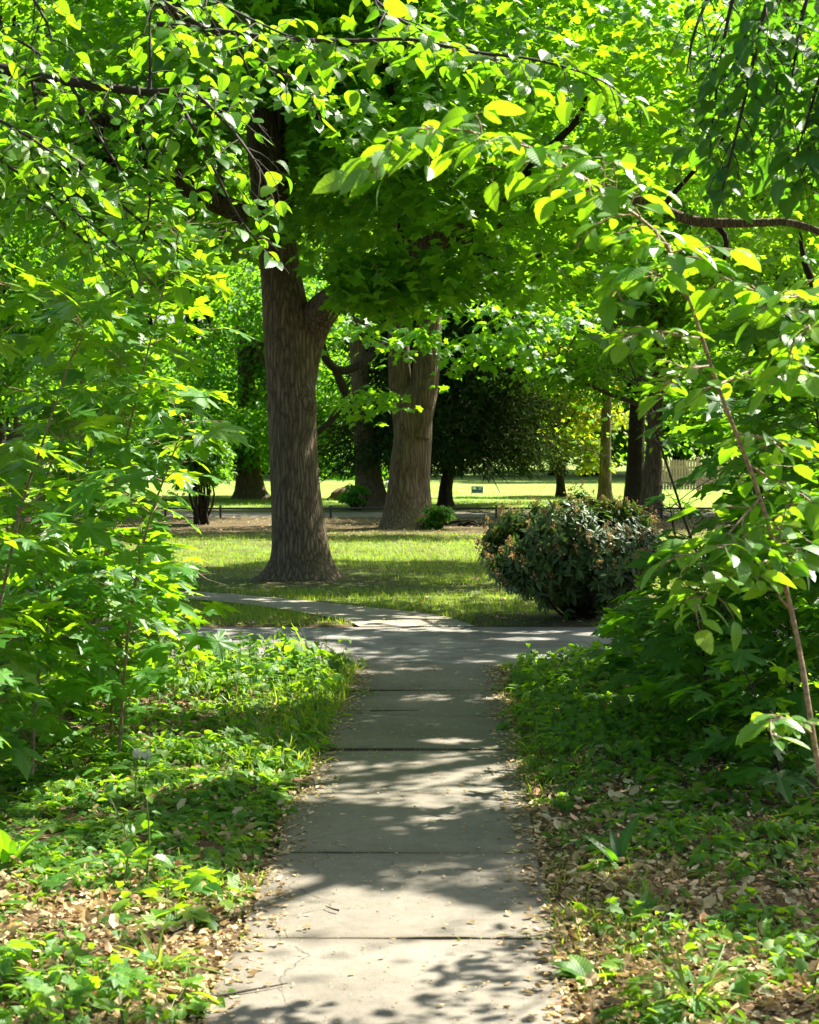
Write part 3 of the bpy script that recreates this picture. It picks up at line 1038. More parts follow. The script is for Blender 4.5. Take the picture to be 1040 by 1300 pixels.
def conifer(name, label, base, top, rx, n, mat, wood, seed, xbias=0, bottom=.7):
    root = thing(name, label, 'conifer', base)
    wide = 1.5 if mat is YEW_LIT else 1.0
    mb = MB()
    b = np.array(base)
    mb.tube(np.array([b + [0, 0, -.05], b + [0, 0, .4], b + [.1, 0, 1.5], b + [.1, 0, top * .8]]), np.array([.2, .16, .13, .04]), 16, .15, trunk_disp(0, .3, 5, seed, .06, .08))
    mb.build('trunk', wood, root, True)
    # tiers of drooping boughs
    bw, cb = MB(), MB()
    P0, XX, ZZ = [], [], []
    nb = n // 320
    for i in range(nb):
        z = bottom + (top - bottom) * (i / nb) ** 1.15
        a = i * 2.39996 + seed
        ln = rx * (1 - (.82 if mat is YEW_LIT else .5) * (i / nb) ** 1.2) * rng.uniform(.6, 1.15) * (1 + .42 * noise(np.array([[math.cos(a), math.sin(a), z]]), 1.6)[0])
        pts = grow(b + [.1, 0, z + .25], (math.cos(a), math.sin(a), .18), ln, 8, .9, .08)
        bw.tube(pts, np.linspace(.05, .008, 8), 5)
        m = 320
        t = rng.random(m) ** .7
        q = np.stack([np.interp(t, np.linspace(0, 1, 8), pts[:, j]) for j in range(3)], 1)
        q += rng.normal(0, 1, (m, 3)) * wide * np.array([.32, .32, .2]) * (1.1 - .3 * t[:, None])
        q[:, 2] -= rng.random(m) ** 2 * .6 * (.5 + .5 * noise(q, 1.3))
        P0.append(q)
        az = a + rng.normal(0, .9, m)
        X, Z = orient(az, rng.uniform(-.4, 1.2, m), .7)
        XX.append(X)
        ZZ.append(Z)
    p, X, Z = np.concatenate(P0), np.concatenate(XX), np.concatenate(ZZ)
    m = p[:, 2] > bottom - .15
    p, X, Z = p[m], X[m], Z[m]
    scatter(cb, T_NEEDLE, p, X, Z, rng.uniform(.12, .26, len(p)))
    bw.build('bough', wood, root, True)
    cb.build('foliage', mat, root)
    return root


y0 = P(600, 640, 46.5)
y0[2] = 0
conifer('yew_tree', 'dense dark yew with low drooping boughs behind the twin-stemmed tree', y0 + [-.7, 0, 0], 6.8, 3.7, 76000, YEW, BARK_DARK, .3, 0, 1.0)
def simple_tree(name, label, base, h, tr, crown, leaf, mat, nspray, lean=0.0, k=18, R=.8, lobes=26, bark=None, filt=None, temps=T_QUAD, cz=None, group=None, low=None):
    """trunk with a few limbs and a lobed crown; crown=(rx,ry,rz)"""
    root = thing(name, label, 'tree', base, group)
    b = np.array(base, float)
    cz = cz or h * .62
    mb = MB()
    top = b + [lean * h, 0, h * .85]
    mid = b + [lean * h * .35 + rng.normal(0, .15), 0, h * .4]
    pts = np.array([b + [0, 0, -.1], b + [0, 0, .25], .6 * b + .4 * mid, mid, top])
    mb.tube(pts, np.array([tr * 1.15, tr, tr * .85, tr * .7, tr * .15]), 22, .15, trunk_disp(0, .35, 5, rng.uniform(0, 6), .05, .05, .3))
    cc = b + [lean * h * .7, 0, cz]
    lob = make_lobes(cc, crown, lobes, min(crown) * .2, min(crown) * .42)
    for i in range(9):
        t = rng.uniform(.5, .92)
        s = np.array([np.interp(t, np.linspace(0, 1, 5), pts[:, j]) for j in range(3)])
        e = lob[rng.integers(len(lob)), :3]
        m_ = .5 * (s + e) + np.r_[rng.normal(0, .3, 2), rng.uniform(-.1, .6)]
        mb.tube(np.array([s, m_, e]), np.array([tr * .35, tr * .22, tr * .06]), 7, .25, lambda bb, dd, r: r * (1 + .08 * noise(bb, 3)))
    mb.build('trunk', bark or BARK_DARK, root, True)
    cb = MB()
    ce = crown_cloud(nspray, lob)
    sprays(cb, ce, k, R, temps, leaf, (.05, .9), .4, .4, filt)
    cb.build('crown', mat, root)
    return root


def low_filter(ymax):
    return lambda p: sunny(p) & (pix(p)[1] < ymax + 15 * noise(p, 1.0))


# mid-distance trees
g = P(712, 618, 55)
g[2] = 0
simple_tree('yew_sunlit_side', 'small yellow-green sunlit tree at the right side of the dark yew', g, 6.6, .12, (1.9, 1.6, 2.5), .18, YEW_LIT, 480, 0, 16, .45, 20, BARK_DARK, lambda p: p[:, 2] > .75, cz=3.1)  # stands for the lit side of the yew, modelled as its own tree
g = P(317, 634, 53)
g[2] = 0
simple_tree('stout_tree', 'stout-trunked dark leafy tree left of the big maple, beyond the fence', g, 11, .36, (4.4, 4.2, 4.4), .2, FAR_B, 2000, -.03, 18, .75, 26, BARK_GREY, lambda p: p[:, 2] > .75 + .3 * noise(p, .8), cz=3.5)
g = P(768, 636, 51)
g[2] = 0
simple_tree('grey_tree', 'slim grey trunk leftmost of the three trunks behind the flowering shrub', g, 13, .17, (3.6, 3, 5.0), .19, FAR_A, 1400, .01, 18, .75, 34, BARK_GREY, low_filter(588), cz=5.6)
g = P(806, 646, 45)
g[2] = 0
simple_tree('dark_tree', 'dark trunk in the middle of the three trunks behind the flowering shrub', g, 12, .24, (3.2, 3, 4.8), .19, FAR_B, 1200, -.02, 18, .7, 30, BARK_DARK, low_filter(572), cz=5.4)
g = P(826, 652, 42)
g[2] = 0
simple_tree('brown_tree', 'short brown trunk rightmost of the three trunks behind the flowering shrub', g, 12, .21, (3.4, 3, 4.8), .18, FAR_A, 1300, .05, 18, .7, 30, BARK_GREY, low_filter(585), cz=5.4)
simple_tree('beech_tree', 'tall light-crowned tree filling the right side above the leafy thicket', (7.4, 28, 0), 15, .3, (4.6, 4, 5.4), .15, FAR_A, 2000, -.02, 20, .65, 34, BARK_DARK, lambda p: sunny(p) & ((pix(p)[1] < 470 + 40 * noise(p, .8)) | (pix(p)[0] > 960)), temps=T_SIMPLE, cz=7.8)
simple_tree('ash_tree', 'tall leafy tree filling the upper left behind the maple saplings', (-7.2, 29, 0), 15, .28, (4.6, 4, 5.6), .15, FAR_B, 2200, .02, 20, .65, 34, BARK_DARK, lambda p: sunny(p) & (p[:, 2] > 1.6 + .5 * noise(p, .7)), temps=T_SIMPLE, cz=7.4)

# far tree line: four kinds, copied
protos = [
    simple_tree('distant_tree', 'broad bright green tree in the far tree line behind the golden tree', (7.5, 92, 0), 24, .35, (6, 5, 11), .3, FAR_A, 2200, 0, 18, 1.0, 34, None, lambda p: p[:, 2] > 2, cz=12.5, group='distant park trees'),
    simple_tree('distant_tree', 'mid-green tree in the far tree line showing left of the leaning brown tree', (-4, 90, 0), 25, .35, (5.5, 5, 11.5), .3, FAR_B, 2200, 0, 18, 1.0, 34, None, lambda p: p[:, 2] > 1.5, cz=12.5, group='distant park trees'),
    simple_tree('distant_tree', 'pale airy tree in the far tree line above the blue sign', (2.0, 96, 0), 26, .35, (5.5, 5, 12), .3, FAR_A, 2000, 0, 18, 1.0, 30, None, lambda p: p[:, 2] > 1.5, cz=13.5, group='distant park trees'),
]
spots = [(0, -13.5, 62, .4, .85, .95, 'sunlit tree at the far left edge, nearest of the distant trees there'),
         (1, -19, 76, 1.9, 1.0, 1.0, 'dark distant tree cut by the left picture edge'),
         (2, -9.5, 80, 4.0, .95, 1.05, 'airy distant tree seen above the left maple saplings'),
         (1, 17.0, 86, .9, .95, 1.0, 'distant mid-green tree between the right trunks and the elm thicket'),
         (0, 24.0, 82, 2.8, 1.0, 1.05, 'bright distant tree cut by the right picture edge'),
         (2, 20, 106, 5.0, 1.1, 1.1, 'tall airy tree farthest away at the right'),
         (0, -1.0, 110, 3.3, 1.1, 1.2, 'farthest bright tree in the gap between the two big trunks'),
         (1, 11.5, 108, 2.2, 1.1, 1.15, 'farthest dark green tree above the three right trunks'),
         (0, -15, 98, 1.2, 1.2, 1.2, 'farthest bright tree behind the upper left foliage'),
         (1, -10.5, 46, 2.6, .62, .8, 'leafy tree behind the left saplings and before the far tree line'),
         (2, 9.0, 90, 1.1, 1.0, 1.0, 'pale airy tree in the far tree line straight above the picket fence'),
         (1, 14.0, 94, 3.9, 1.0, 1.0, 'mid-green tree in the far tree line right of the picket fence'),
         (0, 19.5, 92, 5.2, 1.0, 1.0, 'bright tree in the far tree line behind the slanting elm stem'),
         (2, -7.4, 94, 2.5, 1.0, 1.0, 'pale tree in the far tree line just left of the big maple trunk'),
         (0, -13, 90, .2, 1.0, 1.0, 'bright tree in the far tree line behind the stout dark tree'),
         (2, 12.4, 43, .3, .62, .85, 'light leafy tree behind the right thicket and before the far tree line')]
for k, x, y, r, sx, sz, lab in spots:
    dup(protos[k], (x, y, 0), r, (sx, sz), lab)

# shrubs closing the far edge of the park
def shrub(name, label, base, rx, rz, leaf, mat, n, temps=T_QUAD, group=None, stems=6, filt=None):
    root = thing(name, label, 'shrub', base, group)
    b = np.array(base, float)
    mb = MB()
    lob = make_lobes(b + [0, 0, rz * .55], (rx * .8, rx * .8, rz * .42), 14, rx * .25, rx * .42)
    for i in range(stems):
        e = lob[rng.integers(len(lob)), :3]
        s = b + np.r_[rng.normal(0, .06, 2), -.03]
        mb.tube(np.array([s, .5 * (s + e) + np.r_[rng.normal(0, .08, 2), 0], e]), np.array([.03, .022, .008]), 6, .1)
    mb.build('stem', BARK_DARK, root, True)
    cb = MB()
    sprays(cb, crown_cloud(n, lob), 14, rx * .25, temps, leaf, (0, .9), .3, .5, lambda p: (p[:, 2] > .03) & (filt(p) if filt else True))
    cb.build('foliage', mat, root)
    return root


hp = shrub('hedge_shrub', 'bright shrub at the far lawn edge below the golden tree', (8.6, 88, 0), 3.2, 4.6, .3, FAR_A, 420, group='shrubs along the far lawn edge')
for x, y, r, s, lab in ((-3.6, 86, 1, .8, 'pale far shrub left of the leaning brown tree'), (2.4, 89, 2, .75, 'far shrub behind the blue sign'),
                        (17, 84, 3, 1.0, 'far shrub behind the picket fence'), (-10, 85, 4, 1.05, 'far shrub behind the stout dark tree'),
                        (-14, 73, 5, 1.1, 'far shrub hidden among the left saplings'), (5.6, 91, .5, .7, 'low far shrub under the sunlit side of the yew'),
                        (-.5, 88, 1.7, .6, 'low far shrub between the two big trunks'), (24, 76, 2.2, 1.2, 'far shrub at the right picture edge'), (12.6, 87, 4.2, .9, 'far shrub seen between the three right-hand trunks')):
    dup(hp, (x, y, 0), r, (s * 1.5, s * 1.5), lab)
g = P(256, 666, 36.5)
g[2] = 0
shrub('dark_shrub', 'dark upright shrub at the edge of the saplings, left of the big maple', g, .78, 2.3, .13, UNDER, 330, T_SIMPLE, stems=14)
g = P(456, 641, 44)
g[2] = 0
shrub('sprouting_shrub', 'small green shrub sprouting at the foot of the leaning brown tree', g + [-.1, 0, 0], .38, .75, .14, FAR_B, 60, T_SIMPLE, stems=8)
g = P(553, 668, 34.6)
g[2] = 0
shrub('basal_shoots', 'dark leafy shoots at the right foot of the twin-stemmed tree', g, .30, .52, .12, UNDER, 60, T_SIMPLE, stems=8)


# ------------------------------------------------------------------ the flowering shrub by the lane
def flowering_shrub():
    d = 17.0
    base = np.array([1.60, d, 0])
    root = thing('flowering_shrub', 'rounded evergreen shrub with orange-brown spent blossoms beside the lane', 'shrub', base)
    prof_y = [620, 632, 650, 680, 705, 740, 762, 790]

    def inside(p):
        x, y, dd = pix(p)
        l = np.interp(y, prof_y, [740, 690, 640, 612, 606, 628, 680, 712])
        r = np.interp(y, prof_y, [770, 800, 826, 836, 836, 826, 795, 768])
        return (x > l) & (x < r) & (y > 620)
    cx, rx = 1.66, .92
    # shoot tips over an uneven ball
    n = 3000
    dv = nrm(rng.normal(size=(n, 3)))
    dv[:, 2] = np.abs(dv[:, 2]) * rng.choice([1, 1, 1, -1], n)
    rr = rng.random(n) ** .28
    lb_ = np.array([[-.78, 0, .58, .34], [-.45, -.45, .50, .36], [-.15, -.5, .80, .36], [.25, -.5, .58, .38], [.6, -.3, .62, .38], [.0, .1, .92, .34],
                    [-.5, .1, .82, .34], [.45, .1, .86, .34], [.85, .1, .6, .36], [-.95, -.1, .75, .2], [-.1, -.2, .45, .36], [.3, .4, .7, .4], [-.4, .4, .6, .4], [-.25, -.2, .26, .3], [.3, -.1, .24, .3], [.05, .3, .26, .34], [-.55, 0, .36, .26], [.6, 0, .34, .28]])
    kq = rng.choice(len(lb_), n, p=lb_[:, 3] ** 2 / (lb_[:, 3] ** 2).sum())
    tips = np.array([cx - .12, d, 0]) + lb_[kq, :3] + dv * [1, 1, .8] * (rr * lb_[kq, 3] * (1 + .25 * noise(dv * 2 + lb_[kq, :3] * 5, 1.0)))[:, None]
    unused = np.array([cx, d, .66]) + dv * rr[:, None] * np.array([rx, .85, .58]) * (1 + .2 * noise(dv, 1.6) + .07 * noise(dv, 5.0))[:, None]
    tips = tips[inside(tips) & (tips[:, 2] > .05)]
    mb = MB()
    for i in range(26):
        e = tips[rng.integers(len(tips))]
        s = base + np.r_[rng.normal(0, .07, 2), -.03]
        mb.tube(np.array([s, .55 * s + .45 * e + [0, 0, -.08], e]), np.array([.02, .014, .005]), 6, .08)
    out = nrm(tips - np.array([cx, d, .35]))
    mb.segs(tips - out * .16, tips, .005, .003)
    mb.build('stem', BARK_DARK, root, True)
    k = 9
    c = np.repeat(tips, k, 0)
    o = np.repeat(out, k, 0)
    a = rng.normal(size=(len(c), 3))
    X = nrm(nrm(a - (a * o).sum(1, keepdims=True) * o) + o * rng.uniform(-.1, .7, (len(c), 1)) + [0, 0, -.15])
    Z = o + rng.normal(0, .25, o.shape) + [0, 0, .4]
    lb = MB()
    scatter(lb, [_blade(.17, 5, .15, .25), _blade(.19, 5, .3, .15)], c - o * rng.uniform(0, .07, (len(c), 1)), X, Z, rng.uniform(.06, .105, len(c)))
    lb.build('foliage', LAUREL, root)
    # spent blossom spikes on the outer tips
    m = (rr[:0].size == 0) & (out[:, 2] > -.05) & (rng.random(len(tips)) < .26) & (np.linalg.norm((tips - [cx - .12, d, .62]) / [1.1, .8, .52], axis=1) > .8)
    q = tips[m]
    oo = nrm(out[m] * .5 + [0, 0, .8])
    kk = 26
    c = np.repeat(q, kk, 0)
    o = np.repeat(oo, kk, 0)
    t = rng.random((len(c), 1))
    p = c + o * t * .10 + rng.normal(0, .019, c.shape) * (1.15 - t)
    X = nrm(o * .6 + rng.normal(0, .8, c.shape))
    bb = MB()
    scatter(bb, T_QUAD, p, X, rng.normal(size=c.shape), rng.uniform(.018, .036, len(c)))
    tag(bb.build('blossom', BLOSSOM, root), kind='stuff')


flowering_shrub()


# ------------------------------------------------------------------ park furniture
def furniture():
    met = plain_mat('dark_metal_rail', (.035, .032, .03), .5, .2, 8)
    y = 39.6
    root = thing('rail_fence', 'low dark metal knee rail with short posts along the gravel walk', 'fence', (0, y, 0))
    xs = [P(x, 658, y)[0] for x in range(-70, 1130, 70)]
    for x in xs:
        mb = MB()
        mb.box((x, y, .11), (.045, .045, .32), bev=.006)
        po = mb.build('post', met, root)
        mb = MB()
        mb.box((x, y, .275), (.06, .06, .012), bev=.003)
        mb.build('cap', met, root).parent = po
    mb = MB()
    mb.tube(np.array([[xs[0], y - .035, .215], [xs[-1], y - .035, .215]]), np.array([.022, .022]), 10)
    mb.build('rail', met, root, True)

    g = P(606, 629, 57)
    blue = plain_mat('blue_enamel', (.015, .07, .33), .35, .1, 20, .5)
    white = plain_mat('white_lettering', (.75, .77, .8), .5, .05, 20)
    grey = plain_mat('galvanised_post', (.3, .3, .31), .45, .15, 20)
    root = thing('park_sign', 'small blue notice board on two short posts on the far lawn', 'sign', (g[0], 57, 0))
    mb = MB()
    mb.box((g[0], 57, .185), (.37, .02, .19), bev=.004)
    panel = mb.build('panel', blue, root)
    mb = MB()
    mb.box((g[0] - .09, 56.986, .215), (.11, .004, .07))
    for i, w in enumerate((.13, .10, .12)):
        mb.box((g[0] + .085, 56.986, .245 - i * .032), (w, .004, .012))
    mb.build('lettering', white, root).parent = panel
    mb = MB()
    mb.box((g[0], 56.99, .075), (.36, .018, .045), bev=.004)
    mb.build('lower_rail', grey, root)
    for s in (-1, 1):
        mb = MB()
        mb.box((g[0] + s * .175, 57.02, .14), (.018, .018, .33), bev=.003)
        mb.build('post', grey, root)

    wood = plain_mat('weathered_boards', (.42, .30, .25), .8, .2, 8)
    root = thing('picket_fence', 'weathered reddish board fence behind the right-hand trunks', 'fence', (8.6, 62, 0))
    mb = MB()
    for i in range(46):
        x = 7.6 + i * .1
        hh = 1.02 + .03 * rng.random()
        w = .078
        v = np.array([[x, 62, .04], [x + w, 62, .04], [x + w, 62, hh], [x + w / 2, 62, hh + .05], [x, 62, hh]])
        v2 = v + [0, .02, 0]
        n = 5
        at = np.zeros((10, 3))
        at[:, 2] = rng.random()
        mb.add(np.concatenate([v, v2]), [np.arange(5)[None], np.arange(9, 4, -1)[None], np.array([[(i2 + 1) % n, i2, i2 + n, (i2 + 1) % n + n] for i2 in range(n)])], at)
    mb.build('board', wood, root)
    for z in (.3, .8):
        mb = MB()
        mb.box((9.9, 62.05, z), (4.7, .04, .08), bev=.005)
        mb.build('rail', wood, root)
    for x in (7.7, 9.9, 12.1):
        mb = MB()
        mb.box((x, 62.12, .55), (.1, .1, 1.2), bev=.01)
        mb.build('post', wood, root)

    # fallen boughs and stones
    g = P(588, 662, 36)
    mb = MB()
    for i in range(5):
        s = np.array([g[0] + rng.uniform(-.35, .1), 36 + rng.uniform(-.3, .3), .03])
        pts = grow(s, (1, rng.normal(0, .5), .25), rng.uniform(.4, .9), 6, .5, .2)
        pts[:, 2] = np.maximum(pts[:, 2], .02)
        mb.tube(pts, np.linspace(.035, .012, 6), 7)
    tag(mb.build('fallen_bough', BARK_DARK, None, True), 'dark broken boughs lying beside the twin-stemmed tree', 'branch')
    stone = plain_mat('pale_stone', (.45, .42, .38), .85, .2, 5)
    for (px, py, d, s, lab) in ((505, 612, 66, .45, 'pale boulder on the far lawn between the big trunks'), (443, 634, 52, .5, 'low brown mound of earth beyond the rail fence, right of the big maple')):
        g = P(px, py, d)
        u, v = np.meshgrid(np.linspace(0, 2 * np.pi, 24, endpoint=False), np.linspace(0, np.pi, 12))
        q = np.stack([np.cos(u) * np.sin(v), np.sin(u) * np.sin(v), np.cos(v)], -1).reshape(-1, 3)
        q = q * (1 + .18 * noise(q, 1.5) + .06 * noise(q, 5))[:, None] * [s * 1.3, s, s * .55] + [g[0], d, s * .2]
        i = (np.arange(11)[:, None] * 24 + np.arange(24)[None])
        j = np.roll(i, -1, 1)
        mb = MB()
        mb.add(q, [np.stack([i, i + 24, j + 24, j], -1).reshape(-1, 4)])
        o = mb.build('boulder' if d > 60 else 'earth_mound', stone if d > 60 else plain_mat('bare_earth', (.13, .085, .05), .95, .3, 9), None, True)
        tag(o, lab, 'stone' if d > 60 else 'mound')


furniture()


# ------------------------------------------------------------------ trees beside the path (trunks outside the picture)
def left_linden():
    base = np.array([-4.3, 9.3, 0])
    root = thing('linden_tree', 'linden whose thin dark limb and backlit round leaves reach in at the upper left', 'tree', base)
    mb = MB()
    mb.tube(np.array([base + [0, 0, -.1], base + [0, 0, .4], base + [.1, .1, 3], base + [.2, .3, 6], base + [.3, .2, 10]]), np.array([.34, .28, .24, .18, .05]), 28, .12, trunk_disp(0, .35, 6, .4, .05, .05))
    for e, r in (((-1.6, 10, 7.6), .08), ((-2.6, 12.5, 8), .08), ((-6.5, 8, 8), .08), ((-2.2, 6.5, 7.5), .07), ((-5, 12.5, 9), .07), ((-.4, 12, 6.6), .06)):
        s = base + [.15, .15, rng.uniform(3.5, 5)]
        e = np.array(e)
        mb.tube(np.array([s, .5 * (s + e) + [0, 0, .5], e]), np.array([r, r * .7, r * .25]), 9, .15)
    mb.build('trunk', BARK_DARK, root, True)
    lf = Leafer(T_LINDEN)
    br = []
    main = [(*base[:2] + np.array([.1, .1]), 3.2), P(-90, 70, 8.2), P(0, 88, 8), P(95, 104, 7.9), P(190, 117, 7.8), P(250, 112, 7.7), P(330, 128, 7.6)]
    lf.branch(np.array(main), .042, .006, .66, .075, .042, .078, .32, .5, rise=-.05)
    for pts in ([P(190, 117, 7.8), P(191, 70, 7.8), P(190, 20, 7.9), P(186, -40, 8)],
                [P(40, 95, 8), P(52, 170, 7.9), P(60, 200, 7.9), P(95, 270, 7.8)],
                [P(175, 110, 7.8), P(186, 180, 7.7), P(190, 260, 7.6), P(180, 310, 7.6)],
                [P(-60, 30, 7.5), P(30, 55, 7.4), P(70, 90, 7.3)],
                [P(20, -40, 7.6), P(60, 30, 7.5), P(66, 56, 7.4)],
                [P(240, 110, 7.6), P(290, 160, 7.5), P(330, 215, 7.4), P(345, 250, 7.4)],
                [P(120, -60, 7.4), P(220, 10, 7.2), P(320, 70, 7), P(400, 120, 6.9)],
                [P(90, 108, 7.9), P(130, 180, 7.6), P(170, 240, 7.4)],
                [P(220, 115, 7.7), P(260, 190, 7.5), P(300, 270, 7.4), P(345, 330, 7.3)],
                [P(-40, 180, 8), P(40, 230, 7.9), P(110, 280, 7.7), P(170, 330, 7.6)],
                [P(-60, 120, 7.2), P(30, 170, 7.1), P(90, 210, 7)],
                [P(150, -60, 7), P(250, -10, 6.9), P(330, 30, 6.8), P(400, 60, 6.8)],
                [P(20, 240, 8.3), P(90, 290, 8.2), P(150, 350, 8.1)],
                [P(130, 240, 8.3), P(190, 290, 8.2), P(240, 330, 8.1)]):
        lf.branch(np.array(pts), .009, .003, .44, .06, .04, .072, .05, .6, rise=-.1)
    # long twig with larger leaves running across the top
    lf.branch(np.array([P(200, 30, 6.8), P(300, 42, 6.7), P(360, 50, 6.6), P(450, 52, 6.5), P(520, 50, 6.5), P(600, 66, 6.4), P(680, 76, 6.35), P(760, 100, 6.3), P(800, 130, 6.3)]), .011, .003, .38, .055, .045, .085, .02, .6, rise=-.1)
    lf.branch(np.array([P(420, -60, 6.9), P(500, 20, 6.8), P(590, 60, 6.7), P(700, 110, 6.6)]), .008, .003, .4, .065, .045, .08, .05, .5, rise=-.1)

    def filt(p):
        x, y, dd = pix(p)
        cut = (x > 300) & (x < 362) & (y > 135) & (y < 250)
        cut |= (x > 400) & (y > 150)
        cut |= (x > 350) & (y > 280)
        return ~(cut & (rng.random(len(p)) < .9)) & ~(over_limb(x, y) & (dd < 8.2) & (rng.random(len(p)) < .6))
    lf.finish(root, 'branch', TWIG_DARK, LINDEN, 'foliage', filt)
    cb = MB()
    lob = np.concatenate([make_lobes((-3.0, 10.0, 8.0), (4.2, 4.2, 2.4), 34, .8, 1.5), make_lobes((-.6, 11.5, 7.2), (2.6, 3.2, 1.3), 14, .7, 1.2)])
    sprays(cb, crown_cloud(2800, lob), 22, .55, T_SIMPLE, .12, (.1, .9), .4, .35, lambda p: (pix(p)[1] < -20) & sunny(p))
    cb.build('crown', LINDEN, root)


left_linden()


def low_boughs(lf, base):  # unseen boughs added to throw leaf shadows on the nearest slabs
    s = base + [-.2, -.1, 3.3]
    for e in ((1.62, 6.45, 2.85), (2.2, 6.6, 2.75), (1.78, 6.95, 2.7), (2.55, 6.9, 2.6), (2.0, 6.5, 3.1)):
        e = np.array(e)
        lf.branch(np.array([s, .5 * (s + e) + [.3, .1, .35], e + [.25, .2, .12], e]), .010, .003, .34, .075, .05, .09, .74, .6, rise=-.1)


def right_elm():
    base = np.array([5.6, 13.0, 0])
    root = thing('elm_tree', 'elm whose shaded dark leafy boughs hang in at the upper right corner', 'tree', base)
    mb = MB()
    mb.tube(np.array([base + [0, 0, -.1], base + [0, 0, .4], base + [-.1, .1, 3], base + [-.2, .3, 6], base + [-.3, .2, 10]]), np.array([.36, .3, .25, .18, .05]), 28, .12, trunk_disp(0, .35, 6, 2.4, .05, .05))
    for e, r in (((1.4, 10.5, 7.2), .09), ((2.2, 13.5, 7.6), .09), ((6.5, 9, 8), .08), ((2.0, 7.2, 6.8), .08), ((5, 13.5, 9), .07), ((.6, 12.6, 6.4), .06)):
        s = base + [-.1, .15, rng.uniform(3.5, 5)]
        e = np.array(e)
        mb.tube(np.array([s, .5 * (s + e) + [0, 0, .5], e]), np.array([r, r * .7, r * .25]), 9, .15)
    mb.build('trunk', BARK_DARK, root, True)
    lf = Leafer(T_ELM)
    s = np.array([2.1, 7.3, 6.75])
    for pts in ([s, P(1060, -420, 6.8), P(1005, -160, 6.4), P(960, 60, 6.2), P(935, 170, 6.1), P(915, 250, 6.1)],
                [s, P(1130, -380, 6.6), P(1085, -80, 6.2), P(1040, 100, 6.1), P(1010, 200, 6.0)],
                [s, P(1090, -400, 6.5), P(1020, -130, 6.1), P(975, 0, 6), P(955, 90, 6)],
                [s, P(1160, -300, 6.5), P(1100, 20, 6.2), P(1050, 160, 6.1), P(1030, 240, 6.1)],
                [s, P(1080, -420, 6.9), P(1020, -120, 6.6), P(1000, 20, 6.5), P(985, 120, 6.5), P(975, 200, 6.5)],
                [s, P(1050, -420, 6.6), P(970, -130, 6.4), P(930, 0, 6.4), P(912, 100, 6.4), P(900, 200, 6.4)],
                [s, P(1120, -420, 6.7), P(1050, -100, 6.4), P(1015, 40, 6.3), P(1000, 150, 6.3)],
                [s, P(1040, -420, 7), P(950, -150, 6.8), P(905, -20, 6.7), P(882, 40, 6.6), P(872, 90, 6.6)]):
        lf.branch(np.array(pts), .014, .003, .36, .042, .042, .092, .42, .9, rise=-.35)

    low_boughs(lf, base)

    def filt(p):
        x, y, dd = pix(p)
        lim = np.interp(y, [0, 60, 130, 200, 260, 300], [880, 890, 890, 880, 900, 1000])
        return (x > lim + 25 * noise(p, 4)) & ((y < 300) | (x > 1000)) & (sunny(p) | (p[:, 2] < 3.15) | ((x < 1060) & (y > 0)))
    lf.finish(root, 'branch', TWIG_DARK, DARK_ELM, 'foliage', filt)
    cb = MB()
    lob = np.concatenate([make_lobes((3.4, 10.8, 7.8), (4.4, 4.4, 2.4), 34, .8, 1.5), make_lobes((1.6, 13.0, 6.9), (2.8, 4.0, 1.2), 26, .7, 1.2), make_lobes((3.4, 9.6, 5.6), (1.6, 1.6, .8), 8, .5, .9), make_lobes((5.2, 17.6, 7.2), (3.4, 3.4, 1.5), 44, .8, 1.4), make_lobes((4.2, 13.4, 6.6), (2.6, 2.6, 1.0), 26, .7, 1.2)])  # unseen lobes reach over the lane, added to shade it and the slabs
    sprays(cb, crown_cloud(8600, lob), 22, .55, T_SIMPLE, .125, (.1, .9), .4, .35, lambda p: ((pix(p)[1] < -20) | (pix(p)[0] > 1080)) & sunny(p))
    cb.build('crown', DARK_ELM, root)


right_elm()


# ------------------------------------------------------------------ saplings
def maple_sapling(label, pts, size, tl, mat, ts=.2, r0=.010, t0=.1, temps=T_MAPLE, wood=None, lean=None, filt=None, group=None, name='maple_sapling', opposite=True, ls=.11, pet=.75, flat=.28, droop=.2):
    W = np.array([P(*p) for p in pts])
    base = W[0].copy()
    root = thing(name, label, 'sapling', (base[0], base[1], gz(base[0], base[1])), group)
    lf = Leafer(temps)
    lf.branch(W, r0, .003, tl, ts, ls, size, t0, droop, opposite, flat, 7, .12, pet, .45)
    lf.finish(root, 'stem', wood or TWIG_BROWN, mat, 'foliage', filt)
    return root


def gp(x, d):
    return (x, HY + H * F / d + 4, d)


def left_filt(p):
    x, y, dd = pix(p)
    lim = np.interp(y, [150, 300, 400, 470, 520, 600, 700, 740, 800, 860], [150, 250, 300, 318, 280, 312, 245, 240, 300, 180])
    return x < lim + 10 * noise(p, 5)


